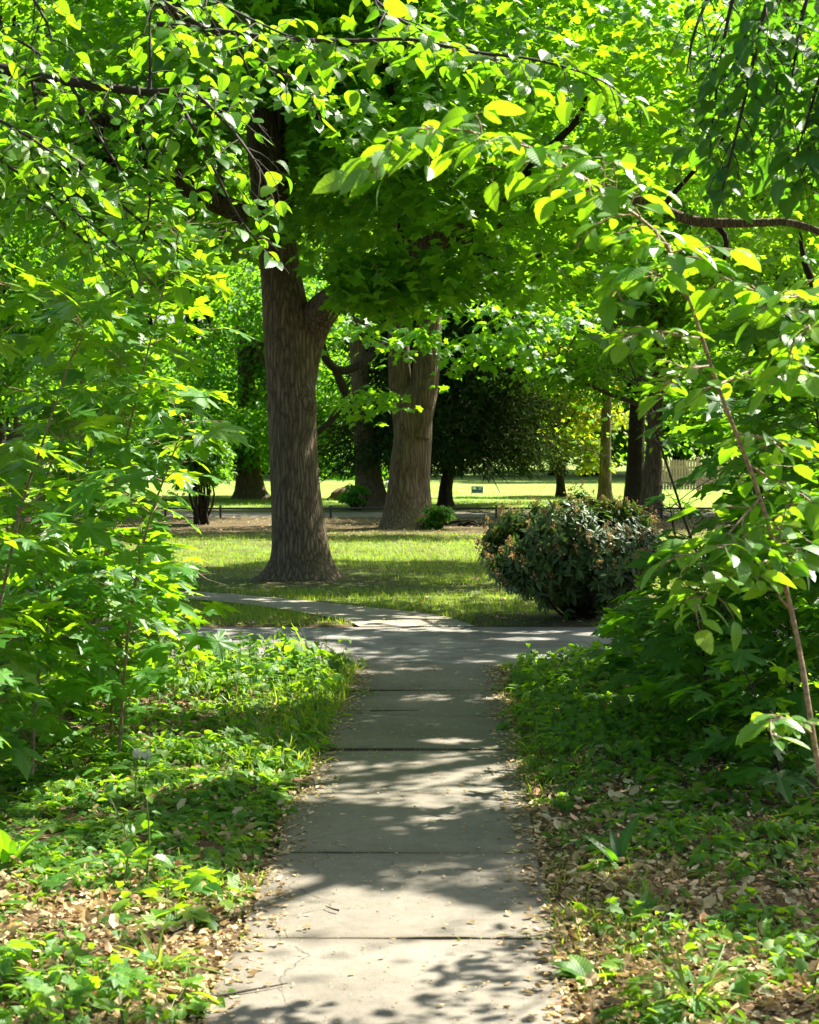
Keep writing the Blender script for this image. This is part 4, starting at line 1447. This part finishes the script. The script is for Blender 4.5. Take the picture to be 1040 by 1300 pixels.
LS = [
    ('maple sapling with a reddish stem, nearest the sunlit clearing left of the path', [gp(104, 10.6), (118, 800, 10.5), (136, 690, 10.4), (148, 604, 10.3), (165, 540, 10.2), (188, 445, 10.1), (215, 340, 10.0), (235, 270, 9.9)], .19, .62, .17),
    ('maple sapling at the left picture edge with a slanting dark stem', [gp(-55, 8.0), (-20, 850, 8.0), (6, 740, 8), (28, 640, 8), (55, 560, 7.9), (80, 485, 7.9), (110, 400, 7.8)], .17, .50, .16),
    ('tall maple sapling at the back of the left thicket', [gp(60, 12.2), (70, 760, 12.1), (85, 600, 12), (110, 450, 11.9), (150, 330, 11.8), (185, 240, 11.7)], .19, .80, .19),
    ('maple sapling leaning over the lawn edge with pale shining leaves', [gp(150, 9.2), (160, 830, 9.1), (172, 740, 9.0), (190, 660, 8.9), (215, 590, 8.8), (240, 520, 8.7)], .17, .48, .15),
    ('low maple sapling drooping toward the lane at the end of the left verge', [gp(165, 12.4), (180, 800, 12.3), (205, 745, 12.2), (235, 720, 12.1), (262, 735, 12)], .16, .42, .14),
    ('bushy maple sapling in the shade of the left picture edge', [gp(10, 9.6), (14, 850, 9.6), (22, 760, 9.5), (20, 680, 9.5), (40, 600, 9.4)], .16, .55, .15),
    ('thin maple sapling between the two slanting stems on the left', [gp(60, 10.2), (70, 840, 10.1), (84, 740, 10), (96, 640, 10), (120, 560, 9.9), (130, 500, 9.9)], .16, .50, .16),
    ('high maple sapling whose top leaves glow yellow beside the big trunk', [gp(-20, 11.2), (30, 700, 11.1), (90, 520, 11), (150, 400, 10.9), (215, 320, 10.8), (262, 300, 10.7)], .19, .55, .16),
    ('leafy maple sapling leaning in at the left edge below the linden limb', [gp(-140, 7.4), (-90, 800, 7.3), (-60, 600, 7.2), (-30, 440, 7.2), (0, 360, 7.1)], .15, .42, .14),
]
LS += [
    ('low leafy maple sapling at the foot of the left thicket, nearest the camera', [gp(40, 8.6), (46, 880, 8.6), (60, 800, 8.5), (66, 740, 8.5)], .15, .5, .10),
    ('low maple sapling beside the reddish stem at the foot of the left thicket', [gp(140, 9.8), (146, 850, 9.8), (160, 790, 9.7), (170, 740, 9.7)], .14, .42, .10),
    ('low maple sapling at the left picture edge under the slanting stem', [gp(-30, 9.2), (-20, 850, 9.2), (0, 760, 9.1), (10, 700, 9.1)], .15, .55, .10),
]
for lab, pts, size, tl, ts in LS:
    maple_sapling(lab, pts, size, tl, MAPLE_NEAR, ts, filt=left_filt)


def right_filt(p):
    x, y, dd = pix(p)
    lim = np.interp(y, [300, 400, 480, 540, 580, 600, 640, 690, 720, 800, 860, 920], [740, 735, 745, 735, 760, 830, 850, 850, 825, 770, 745, 760])
    win = (x > 825) & (x < 925) & (y > 585) & (y < 680) & (rng.random(len(p)) < .8)
    win |= (x > 735) & (x < 840) & (y > 385) & (y < 640) & (rng.random(len(p)) < .72)
    return (x > lim + 10 * noise(p, 5)) & ~win


RS = [
    ('dark maple sapling at the path-side front of the right thicket', [gp(905, 10.6), (895, 840, 10.5), (880, 760, 10.4), (862, 700, 10.3), (850, 640, 10.2)], .18, .62, .09, UNDER),
    ('slender dark maple sapling bending left above the flowering shrub', [gp(960, 9.2), (925, 800, 9.1), (880, 690, 9), (850, 600, 8.9), (815, 500, 8.8), (775, 400, 8.7)], .16, .42, .19, UNDER),
    ('bushy dark maple sapling in the middle of the right thicket', [gp(985, 10), (985, 820, 9.9), (975, 700, 9.8), (965, 600, 9.7), (960, 500, 9.6)], .18, .68, .09, UNDER),
    ('tall dark maple sapling at the right picture edge', [gp(1080, 9), (1070, 780, 8.9), (1050, 620, 8.8), (1030, 480, 8.7), (1010, 390, 8.6)], .17, .60, .09, UNDER),
    ('low spreading maple sapling over the lane edge on the right', [gp(870, 12), (862, 830, 12), (850, 790, 11.9), (825, 770, 11.8), (800, 790, 11.7)], .17, .55, .09, UNDER),
    ('deeply shaded maple sapling behind the slanting elm stem', [gp(1040, 11), (1030, 800, 11), (1020, 650, 10.9), (1010, 520, 10.8), (1000, 400, 10.7)], .19, .80, .09, UNDER),
    ('short dark maple sapling low behind the elm stem', [gp(1000, 8.2), (985, 960, 8.2), (965, 900, 8.1), (945, 850, 8.1)], .15, .45, .12, UNDER),
    ('bright-leaved sapling high at the back of the right thicket', [gp(1100, 13), (1080, 700, 13), (1040, 520, 12.9), (980, 420, 12.8), (930, 380, 12.7)], .18, .75, .18, MAPLE_NEAR),
]
RS += [
    ('low leafy maple sapling at the foot of the right thicket, nearest the path', [gp(900, 9.4), (895, 850, 9.4), (885, 790, 9.3), (875, 750, 9.3)], .15, .5, .09, UNDER),
    ('low leafy maple sapling at the foot of the right thicket by the picture edge', [gp(1010, 9.2), (1005, 860, 9.2), (1000, 780, 9.1), (990, 720, 9.1)], .16, .6, .09, UNDER),
    ('low bright maple sapling where the right verge meets the lane', [gp(840, 12.4), (835, 840, 12.4), (825, 810, 12.3), (815, 790, 12.3)], .15, .5, .10, MAPLE_NEAR),
]
for lab, pts, size, tl, ts, mt in RS:
    maple_sapling(lab, pts, size, tl, mt, ts, wood=TWIG_DARK, filt=right_filt)


def arching_elm():
    pts = [P(1085, 1260, 5.35), P(1062, 1100, 5.4), P(1036, 955, 5.45), (P(1008, 790, 5.5)), P(965, 632, 5.5), P(915, 500, 5.45), P(874, 378, 5.4), P(842, 305, 5.35), P(765, 243, 5.3), P(690, 195, 5.25), P(600, 168, 5.2), P(530, 165, 5.15), P(476, 205, 5.1)]
    W = np.array(pts)
    W[0, 2] = min(W[0, 2], .0)
    root = thing('elm_sapling', 'arching elm sapling with a long slanting brown stem and glowing leaves, nearest on the right', 'sapling', (W[0, 0], W[0, 1], 0))
    lf = Leafer(T_ELM)
    st = MB()
    A, R = resample(W[:8], np.array([.0098, .0090, .0082, .0075, .0067, .0056, .0044, .0034]), .05)
    st.tube(A, R, 12, None, lambda b, d, r: r * (1 + .10 * noise(b, 14) + .28 * np.clip(np.sin(b[..., 2:3].mean(1) * 62) - .93, 0, 1) * 9))
    # leafy arch
    lf.branch(W[6:], .006, .0018, .21, .026, .036, .103, .08, .5, rise=.05, taper=.3, flat=.45)
    for b in ([P(965, 632, 5.5), P(930, 672, 5.45), P(895, 700, 5.4), P(860, 705, 5.35)],
              [P(985, 700, 5.5), P(960, 690, 5.45), P(930, 690, 5.4)],
              [P(990, 720, 5.5), P(1000, 690, 5.45), P(980, 660, 5.4)],
              [P(985, 710, 5.5), P(945, 720, 5.4), P(905, 745, 5.35), P(880, 770, 5.3)],
              [P(890, 430, 5.45), P(855, 425, 5.4), P(820, 420, 5.35), P(790, 430, 5.3)],
              [P(874, 380, 5.4), P(840, 350, 5.4), P(800, 350, 5.35), P(765, 390, 5.3)],
              [P(900, 465, 5.45), P(870, 470, 5.4), P(845, 490, 5.4)],
              [P(1080, 330, 5.6), P(1020, 375, 5.5), P(960, 370, 5.4), P(905, 345, 5.35), P(870, 330, 5.3)],
              [P(1085, 380, 5.5), P(1040, 410, 5.4), P(1010, 430, 5.35), P(1000, 470, 5.3)],
              [P(935, 550, 5.5), P(985, 560, 5.6), P(1030, 570, 5.7)],
              [P(950, 590, 5.5), P(1000, 620, 5.6), P(1045, 640, 5.7)],
              [P(1000, 770, 5.5), P(985, 740, 5.5), P(1000, 640, 5.6), P(1030, 660, 5.6)],
              [P(910, 490, 5.45), P(960, 470, 5.6), P(1010, 480, 5.7)],
              [P(1030, 930, 5.45), P(1000, 912, 5.4), P(975, 915, 5.35)]):
        lf.branch(np.array(b), .0045, .0018, .17, .036, .040, .094, .12, .4, rise=.05, taper=.3, flat=.4)

    def filt(p):
        x, y, dd = pix(p)
        lim = np.interp(x, [460, 520, 600, 680, 740, 800, 860], [225, 232, 245, 262, 300, 480, 900])
        return ((y < lim) | ((x > 955) & (y < 1000))) & ((y > 135) | (x > 760))
    st.build('stem', TWIG_BROWN, root, True)
    lf.finish(root, 'branch', TWIG_BROWN, ELM_NEAR, 'foliage', filt)


arching_elm()


# ------------------------------------------------------------------ ground cover
def verge_points(n, dmin=4.6, dmax=13.4, side=0, xmax=4.8):
    """random points on the two verges, denser to the eye near the path"""
    d = rng.uniform(dmin, dmax, n)
    l, r = path_edges(d)
    s = rng.integers(0, 2, n) if side == 0 else np.full(n, 0 if side < 0 else 1)
    lim = np.minimum(xmax, .24 * d + 1.4)
    w = rng.random(n)
    x = np.where(s == 0, l - w * (lim + l), r + w * (lim - r))
    return x, d, s


def ground_cover():
    # dry leaves
    n = 74000
    x, d, s = verge_points(n)
    l, r = path_edges(d)
    out = np.maximum(l - x, x - r)
    keep = rng.random(n) < np.clip(.35 + .5 * noise(np.c_[x, d], 1.4) + .5 * (d < 7.2), .1, 1)
    x, d = x[keep], d[keep]
    z = gz(x, d) + rng.uniform(.002, .03, len(x))
    p = np.c_[x, d, z]
    X, Z = orient(rng.uniform(0, 6.28, len(x)), rng.normal(0, .35, len(x)), .45)
    mb = MB()
    scatter(mb, T_LITTER, p, X, Z, rng.uniform(.012, .04, len(x)) + .03 * (rng.random(len(x)) < .12), rng.random(len(x)) ** 1.1)
    # spill on to the slabs' edges and crumbs over them
    n = 2600
    d = rng.uniform(4.6, 13.4, n)
    l, r = path_edges(d)
    e = np.abs(rng.normal(0, .085, n)) - .03
    x = np.where(rng.random(n) < .5, l + e, r - e)
    p = np.c_[x, d, np.full(n, .008)]
    X, Z = orient(rng.uniform(0, 6.28, n), rng.normal(0, .12, n), .15)
    scatter(mb, T_LITTER, p, X, Z, rng.uniform(.012, .042, n), rng.random(n))
    tag(mb.build('leaf_litter', LITTER), 'dry tan leaves strewn over both verges', 'leaf litter', kind='stuff')
    n = 2900
    d = rng.uniform(4.6, 17, n)
    l, r = path_edges(d)
    x = l + (r - l) * rng.random(n)
    f = (rng.random(n) < .9) & ~((d > 13.3) & (d < 16.2) & (rng.random(n) < .5))
    x, d = x[f], d[f]
    mb = MB()
    X, Z = orient(rng.uniform(0, 6.28, len(x)), rng.normal(0, .1, len(x)), .15)
    scatter(mb, T_LITTER, np.c_[x, d, np.full(len(x), .012)], X, Z, rng.choice([.006, .009, .012, .017, .028], len(x), p=[.38, .3, .2, .08, .04]), .2 + .65 * rng.random(len(x)))
    tag(mb.build('fallen_petals', LITTER), 'small pale petals and seed husks scattered over the path slabs', 'debris', kind='stuff')

    # low herbs: each a few leaves on stalks
    n = 13500
    x, d, s = verge_points(n, 4.6, 13.4)
    l, r = path_edges(d)
    out = np.maximum(l - x, x - r)
    nn = noise(np.c_[x, d], 1.0) * .6 + noise(np.c_[x, d], 2.7) * .4
    dens = np.clip(.55 + .8 * nn + .25 * (d > 8.5) - .35 * ((d < 7) & (s == 0)) - .12 * (s == 1) * (d < 8), .06, 1)
    dens *= np.clip(.15 + out / .16, 0, 1)
    dens *= np.where((s == 0) & (np.hypot((x + 1.3) / .8, (d - 10.8) / 1.2) + .3 * nn < 1), .35, 1)
    dens *= np.where(s == 1, np.where(d < 9.5, .5, .8), np.where(d < 7.8, 1.6, 1))
    k = rng.random(n) < dens
    x, d, out = x[k], d[k], out[k]
    tall = np.clip(.055 + .05 * noise(np.c_[x, d], .8) + .13 * (d > 11.3) * (x < 0) + .02 * (d > 9), .025, .3) * rng.uniform(.5, 1.4, len(x))
    tall *= np.clip(.4 + out / .3, .4, 1)
    mb, ms = MB(), MB()
    kk = 8
    c = np.repeat(np.c_[x, d, gz(x, d)], kk, 0)
    hh = np.repeat(tall, kk) * rng.uniform(.25, 1.1, len(c))
    a = rng.uniform(0, 6.28, len(c))
    rad = np.repeat(rng.uniform(.02, .09, len(x)), kk) * rng.uniform(.3, 1.2, len(c))
    p = c + np.c_[np.cos(a) * rad, np.sin(a) * rad, hh]
    X, Z = orient(a + rng.normal(0, .5, len(c)), rng.uniform(-.25, .7, len(c)), .3)
    sz = np.repeat(rng.choice([.034, .046, .06, .08], len(x), p=[.28, .34, .26, .12]), kk) * rng.uniform(.6, 1.2, len(c))
    rnd = np.clip(np.repeat(rng.random(len(x)), kk) * .7 + rng.random(len(c)) * .3, 0, 1)
    kind = np.repeat(rng.random(len(x)), kk)
    m = kind < .40
    scatter(mb, T_OVATE, p[m], X[m], Z[m], sz[m] * 1.15, rnd[m])
    m = (kind >= .40) & (kind < .62)
    scatter(mb, T_LINDEN, p[m], X[m], Z[m], sz[m] * .9, rnd[m])
    m = (kind >= .62) & (kind < .82)
    scatter(mb, T_MAPLE_S, p[m], X[m], Z[m], sz[m] * 1.3, rnd[m])
    m = kind >= .82
    scatter(mb, T_NARROW, p[m], X[m], Z[m], sz[m] * 1.5, rnd[m])
    ms.segs(c, p, .0014, .0008)
    tag(mb.build('ground_cover', HERB), 'low green herbs carpeting both verges of the path', 'ground cover', kind='stuff')
    tag(ms.build('herb_stalks', TWIG_GREEN), 'thin green stalks of the low herbs on both verges', 'ground cover', kind='stuff')

    # grass along the path's edges and the verge
    n = 15000
    d = rng.uniform(4.6, 13.5, n)
    l, r = path_edges(d)
    left = rng.random(n) < .5
    e = np.abs(rng.normal(0, .30, n)) - .02
    x = np.where(left, l - e, r + e)
    k = rng.random(n) < np.clip(.15 + .9 * noise(np.c_[x, d], 1.7) + .5 * (d > 9), .03, 1)
    x, d = x[k], d[k]
    p = np.c_[x, d, gz(x, d) - .005]
    X, Z = orient(rng.uniform(0, 6.28, len(x)), -rng.uniform(.5, 1.45, len(x)), .4)
    mb = MB()
    scatter(mb, T_GRASS, p, X, Z, rng.uniform(.04, .15, len(x)) * (.6 + .5 * (d > 9) * (x < 0)))
    for jd in (4.84, 6.04, 7.27, 8.5, 9.74, 10.93, 12.1):
        l, r = path_edges(jd)
        n = 46
        e = np.abs(rng.normal(0, .09, n))
        x = np.where(rng.random(n) < .5, l + e, r - e)
        m = rng.random(n) < .8
        x = np.where(m, x, rng.uniform(l, r, n))
        X, Z = orient(rng.uniform(0, 6.28, n), -rng.uniform(.4, 1.3, n), .4)
        scatter(mb, T_GRASS, np.c_[x, jd + rng.normal(0, .005, n), np.full(n, -.005)], X, Z, rng.uniform(.015, .05, n))
    tag(mb.build('verge_grass', GRASS), 'ragged grass growing along both edges of the slab path', 'grass', kind='stuff')

    # lawn
    def lawn_pts(n, d0, d1):
        u = rng.random(n)
        d = 1 / (1 / d0 + u * (1 / d1 - 1 / d0))
        x = rng.uniform(-1, 1, n) * (.245 * d + .6)
        return x, d
    x, d = lawn_pts(230000, 16.35, 36)
    p2 = np.c_[x, d]
    bare = np.hypot((x + 1.30) / 1.5, (d - 21.9) / 1.5)
    bush = np.hypot((x - 1.7) / 1.1, (d - 17) / .8)
    dens = np.clip(.62 + .7 * noise(p2, .45) + .5 * noise(p2, 1.7) + .25 * (d > 24), .03, 1)
    dens = np.where(d > 31.5, dens * np.clip(1 - (d - 31.5 - 1.2 * noise(p2, .5)) / 2.0, .04, 1), dens)
    dens *= np.clip((bare - .5) * 1.4, .05, 1) * np.clip((bush - .6) * 1.5, .05, 1)
    dens = np.where((d < 17.2) & (x > .6), dens * .35, dens)
    dens = np.where((d < 21) & (x > -1), dens * .7, dens)
    k = (rng.random(len(x)) < dens) & ~curved_path_mask(x, d)
    x, d = x[k], d[k]
    p = np.c_[x, d, gz(x, d) - .004]
    X, Z = orient(rng.uniform(0, 6.28, len(x)), -rng.uniform(.5, 1.5, len(x)), .4)
    mb = MB()
    scatter(mb, T_GRASS_S, p, X, Z, rng.uniform(.03, .075, len(x)) * (.8 + d / 60))
    x, d = lawn_pts(60000, 44, 75)
    k = rng.random(len(x)) < np.clip(.6 + .6 * noise(np.c_[x, d], .3), .1, 1)
    x, d = x[k], d[k]
    X, Z = orient(rng.uniform(0, 6.28, len(x)), -rng.uniform(.5, 1.5, len(x)), .4)
    scatter(mb, T_GRASS_S, np.c_[x, d, gz(x, d) - .004], X, Z, rng.uniform(.06, .13, len(x)))
    tag(mb.build('lawn_grass', GRASS), 'short mown grass of the sunlit park lawn', 'grass', kind='stuff')
    # litter under the trees
    n = 9000
    d = rng.uniform(16.4, 40, n)
    x = rng.uniform(-1, 1, n) * (.245 * d + .4)
    k = rng.random(n) < np.where(d > 31, .9, np.where(d < 24, .45, .1))
    k &= ~curved_path_mask(x, d)
    x, d = x[k], d[k]
    mb = MB()
    X, Z = orient(rng.uniform(0, 6.28, len(x)), rng.normal(0, .2, len(x)), .3)
    scatter(mb, T_LITTER, np.c_[x, d, gz(x, d) + .012], X, Z, rng.uniform(.025, .07, len(x)))
    tag(mb.build('tree_litter', LITTER), 'brown leaves lying on the lawn under the trees', 'leaf litter', kind='stuff')


ground_cover()


# ------------------------------------------------------------------ single plants one can pick out
def stalk_plant(label, px, d, top, leaf, n):
    b = G(px[0], px[1])
    b[2] = gz(b[0], b[1])
    root = thing('tall_seedling', label, 'plant', b)
    pts = np.array([b, b + [.01, 0, top * .5], b + [px[2], 0, top]])
    lf = Leafer([_blade(.36, 7, .25, .2), _blade(.34, 7, .5, .1)])
    A, R = resample(pts, np.array([.004, .003, .002]), .03)
    lf.w.tube(A, R, 6)
    for i in range(n):
        t = .3 + .7 * i / n
        q = A[min(len(A) - 1, int(t * len(A)))]
        a = i * 2.4
        lf.leaf(q + np.array([math.cos(a), math.sin(a), .2]) * .015, np.array([math.cos(a), math.sin(a) * .8, rng.uniform(-.4, .4)]), UPV + rng.normal(0, .2, 3), leaf * rng.uniform(.6, 1.1) * (1.1 - .5 * t))
    lf.leaf(A[-1], np.array([.3, 0, 1.]), np.array([0, -1, .2]), leaf * .5)
    lf.finish(root, 'stem', TWIG_GREEN, ELM_NEAR, 'foliage')


stalk_plant('tall pale green seedling with round leaves, right of the pair in the left verge', (186, 1125, .0), 6.7, .33, .088, 11)
stalk_plant('tall pale green seedling with a bent tip, left of the pair in the left verge', (158, 1130, -.06), 6.6, .35, .082, 11)


def rosette(name, label, x, y, n, ln, w, mat, droop=.35, pitch=(.5, 1.4)):
    b = G(x, y)
    b[2] = gz(b[0], b[1])
    T = [_blade(w, 9, droop, .25), _blade(w * .85, 9, droop * 1.5, .15)]
    a = rng.uniform(0, 6.28, n)
    X, Z = orient(a, -rng.uniform(pitch[0], pitch[1], n), .2)
    mb = MB()
    scatter(mb, T, np.tile(b, (n, 1)) + np.c_[np.cos(a), np.sin(a), a * 0] * .012, X, Z, ln * rng.uniform(.6, 1.1, n))
    return tag(mb.build(name, mat), label, 'plant')


rosette('dock_plant', 'upright dock leaves standing above the litter on the right verge', 785, 1102, 6, .24, .12, DARK_ELM, .45, (1.05, 1.4))  # lack of sun on the dock put into its dark leaf colour
rosette('dock_plant', 'sunlit broad dock leaf at the left picture edge', 12, 1105, 5, .22, .15, ELM_NEAR, .3, (.7, 1.3))
rosette('grass_tuft', 'grass tuft beside the path in the lower left', 205, 1232, 30, .17, .03, GRASS, .7, (.5, 1.4))
rosette('grass_tuft', 'bright yellow-green grass tuft at the bottom right', 880, 1290, 60, .20, .025, GRASS, .8, (.5, 1.4))
rosette('grass_tuft', 'tall upright grass blades at the corner of the left verge and the lane', 398, 858, 14, .38, .02, GRASS, .2, (1.1, 1.5))
rosette('grass_tuft', 'grass tuft against the right slab edge halfway along the path', 672, 960, 24, .2, .025, GRASS, .7, (.6, 1.4))
rosette('leafy_clump', 'round-leaved clump beside the path in the lower right', 752, 1242, 18, .11, .34, HERB, .3, (.2, .9))
rosette('leafy_clump', 'bright small-leaved clump on the litter right of the path', 815, 1165, 22, .10, .22, ELM_NEAR, .3, (.3, 1.0))


def dandelion(label, x, y):
    b = G(x, y)
    hgt = .23
    root = thing('dandelion_clock', label, 'flower', (b[0], b[1], gz(b[0], b[1])))
    mb = MB()
    top = b + [.01, 0, hgt]
    mb.tube(np.array([b, b + [0, 0, hgt * .5], top]), np.array([.0025, .002, .002]), 6)
    mb.build('stalk', TWIG_GREEN, root, True)
    n = 150
    dv = nrm(rng.normal(size=(n, 3)))
    mb = MB()
    mb.segs(np.tile(top, (n, 1)), top + dv * .021, .0003, .0003)
    a = rng.normal(size=(n * 7, 3))
    dd = np.repeat(dv, 7, 0)
    scatter(mb, [{'v': _q2 * [1, .35, 1], 'uv': _q2[:, :2].copy(), 'f': [np.array([[0, 3, 2, 1]])]}], top + dd * .021, nrm(np.cross(dd, a)) + dd * .5, dd, .009)
    mb.build('seed_head', PAPER, root)


dandelion('white dandelion clock, left of the touching pair in the left verge', 172, 1020)
dandelion('white dandelion clock, right of the touching pair in the left verge', 184, 1022)


def twig_on_path(label, x, y, az, ln, r=.004):
    b = G(x, y)
    pts = grow(b + [0, 0, .012], (math.cos(az), math.sin(az), 0), ln, 6, 0, .12)
    pts[:, 2] = .012
    mb = MB()
    mb.tube(pts, np.linspace(r, r * .4, 6), 6)
    tag(mb.build('twig', TWIG_DARK, None, True), label, 'twig')


twig_on_path('short dark twig lying on the second slab', 430, 1160, 2.4, .08)
twig_on_path('thin twig lying across the slabs near the lane', 470, 905, .2, .3, .003)
twig_on_path('dark twig lying against the left edge of the nearest slab', 272, 1270, .5, .25, .005)


def sprig():
    b = G(446, 882)
    lf = Leafer(T_OVATE)
    pts = grow(b + [-.1, 0, .015], (1, .1, 0), .24, 6, 0, .1)
    pts[:, 2] = .02
    lf.w.tube(pts, np.linspace(.003, .0015, 6), 5)
    lf.twig_leaves(pts, .03, .05, False, .2)
    root = thing('fallen_sprig', 'small leafy sprig lying on the slabs by the left verge', 'twig', b)
    lf.p = [np.array([p[0], p[1], max(.02, min(p[2], .05))]) for p in lf.p]
    lf.finish(root, 'stem', TWIG_DARK, HERB, 'foliage')


sprig()

# ------------------------------------------------------------------ light, sky, camera
w = bpy.data.worlds.new('World')
SC.world = w
w.use_nodes = True
nt = w.node_tree
nt.nodes.clear()
sky = nt.nodes.new('ShaderNodeTexSky')
sky.sky_type = 'NISHITA'
sky.sun_disc = False
sky.sun_elevation = SUN_EL
sky.sun_rotation = SUN_AZ
sky.air_density = 1.0
sky.dust_density = 3.0
bg = nt.nodes.new('ShaderNodeBackground')
bg.inputs[1].default_value = .062
wo = nt.nodes.new('ShaderNodeOutputWorld')
nt.links.new(sky.outputs[0], bg.inputs[0])
nt.links.new(bg.outputs[0], wo.inputs[0])

sun = bpy.data.lights.new('sun', 'SUN')
sun.energy = 5.0
sun.angle = math.radians(.53)
sun.color = (1.0, .94, .82)
so = bpy.data.objects.new('sun', sun)
C.objects.link(so)
from mathutils import Vector
so.rotation_euler = Vector([float(-c) for c in SD]).to_track_quat('-Z', 'Y').to_euler()
so.location = (8, 10, 25)

cam = bpy.data.cameras.new('camera')
co = bpy.data.objects.new('camera', cam)
C.objects.link(co)
co.location = (0, 0, H)
co.rotation_euler = (math.radians(90), 0, 0)
cam.sensor_width = 36
cam.sensor_fit = 'AUTO'
cam.lens = F / 1300 * 36
cam.shift_y = -(650 - HY) / 1300
cam.clip_end = 2000
cam.dof.use_dof = True
cam.dof.focus_distance = 12
cam.dof.aperture_fstop = 8
SC.camera = co

SC.view_settings.view_transform = 'Standard'
SC.view_settings.look = 'None'
SC.view_settings.exposure = 2.1
SC.view_settings.gamma = 1
SC.render.engine = 'CYCLES'
SC.cycles.max_bounces = 12
SC.cycles.diffuse_bounces = 8
SC.cycles.transmission_bounces = 8
SC.cycles.glossy_bounces = 2
SC.cycles.caustics_reflective = False
SC.cycles.caustics_refractive = False
SC.cycles.use_denoising = True
print('verts', sum(len(o.data.vertices) for o in SC.objects if o.type == 'MESH'))
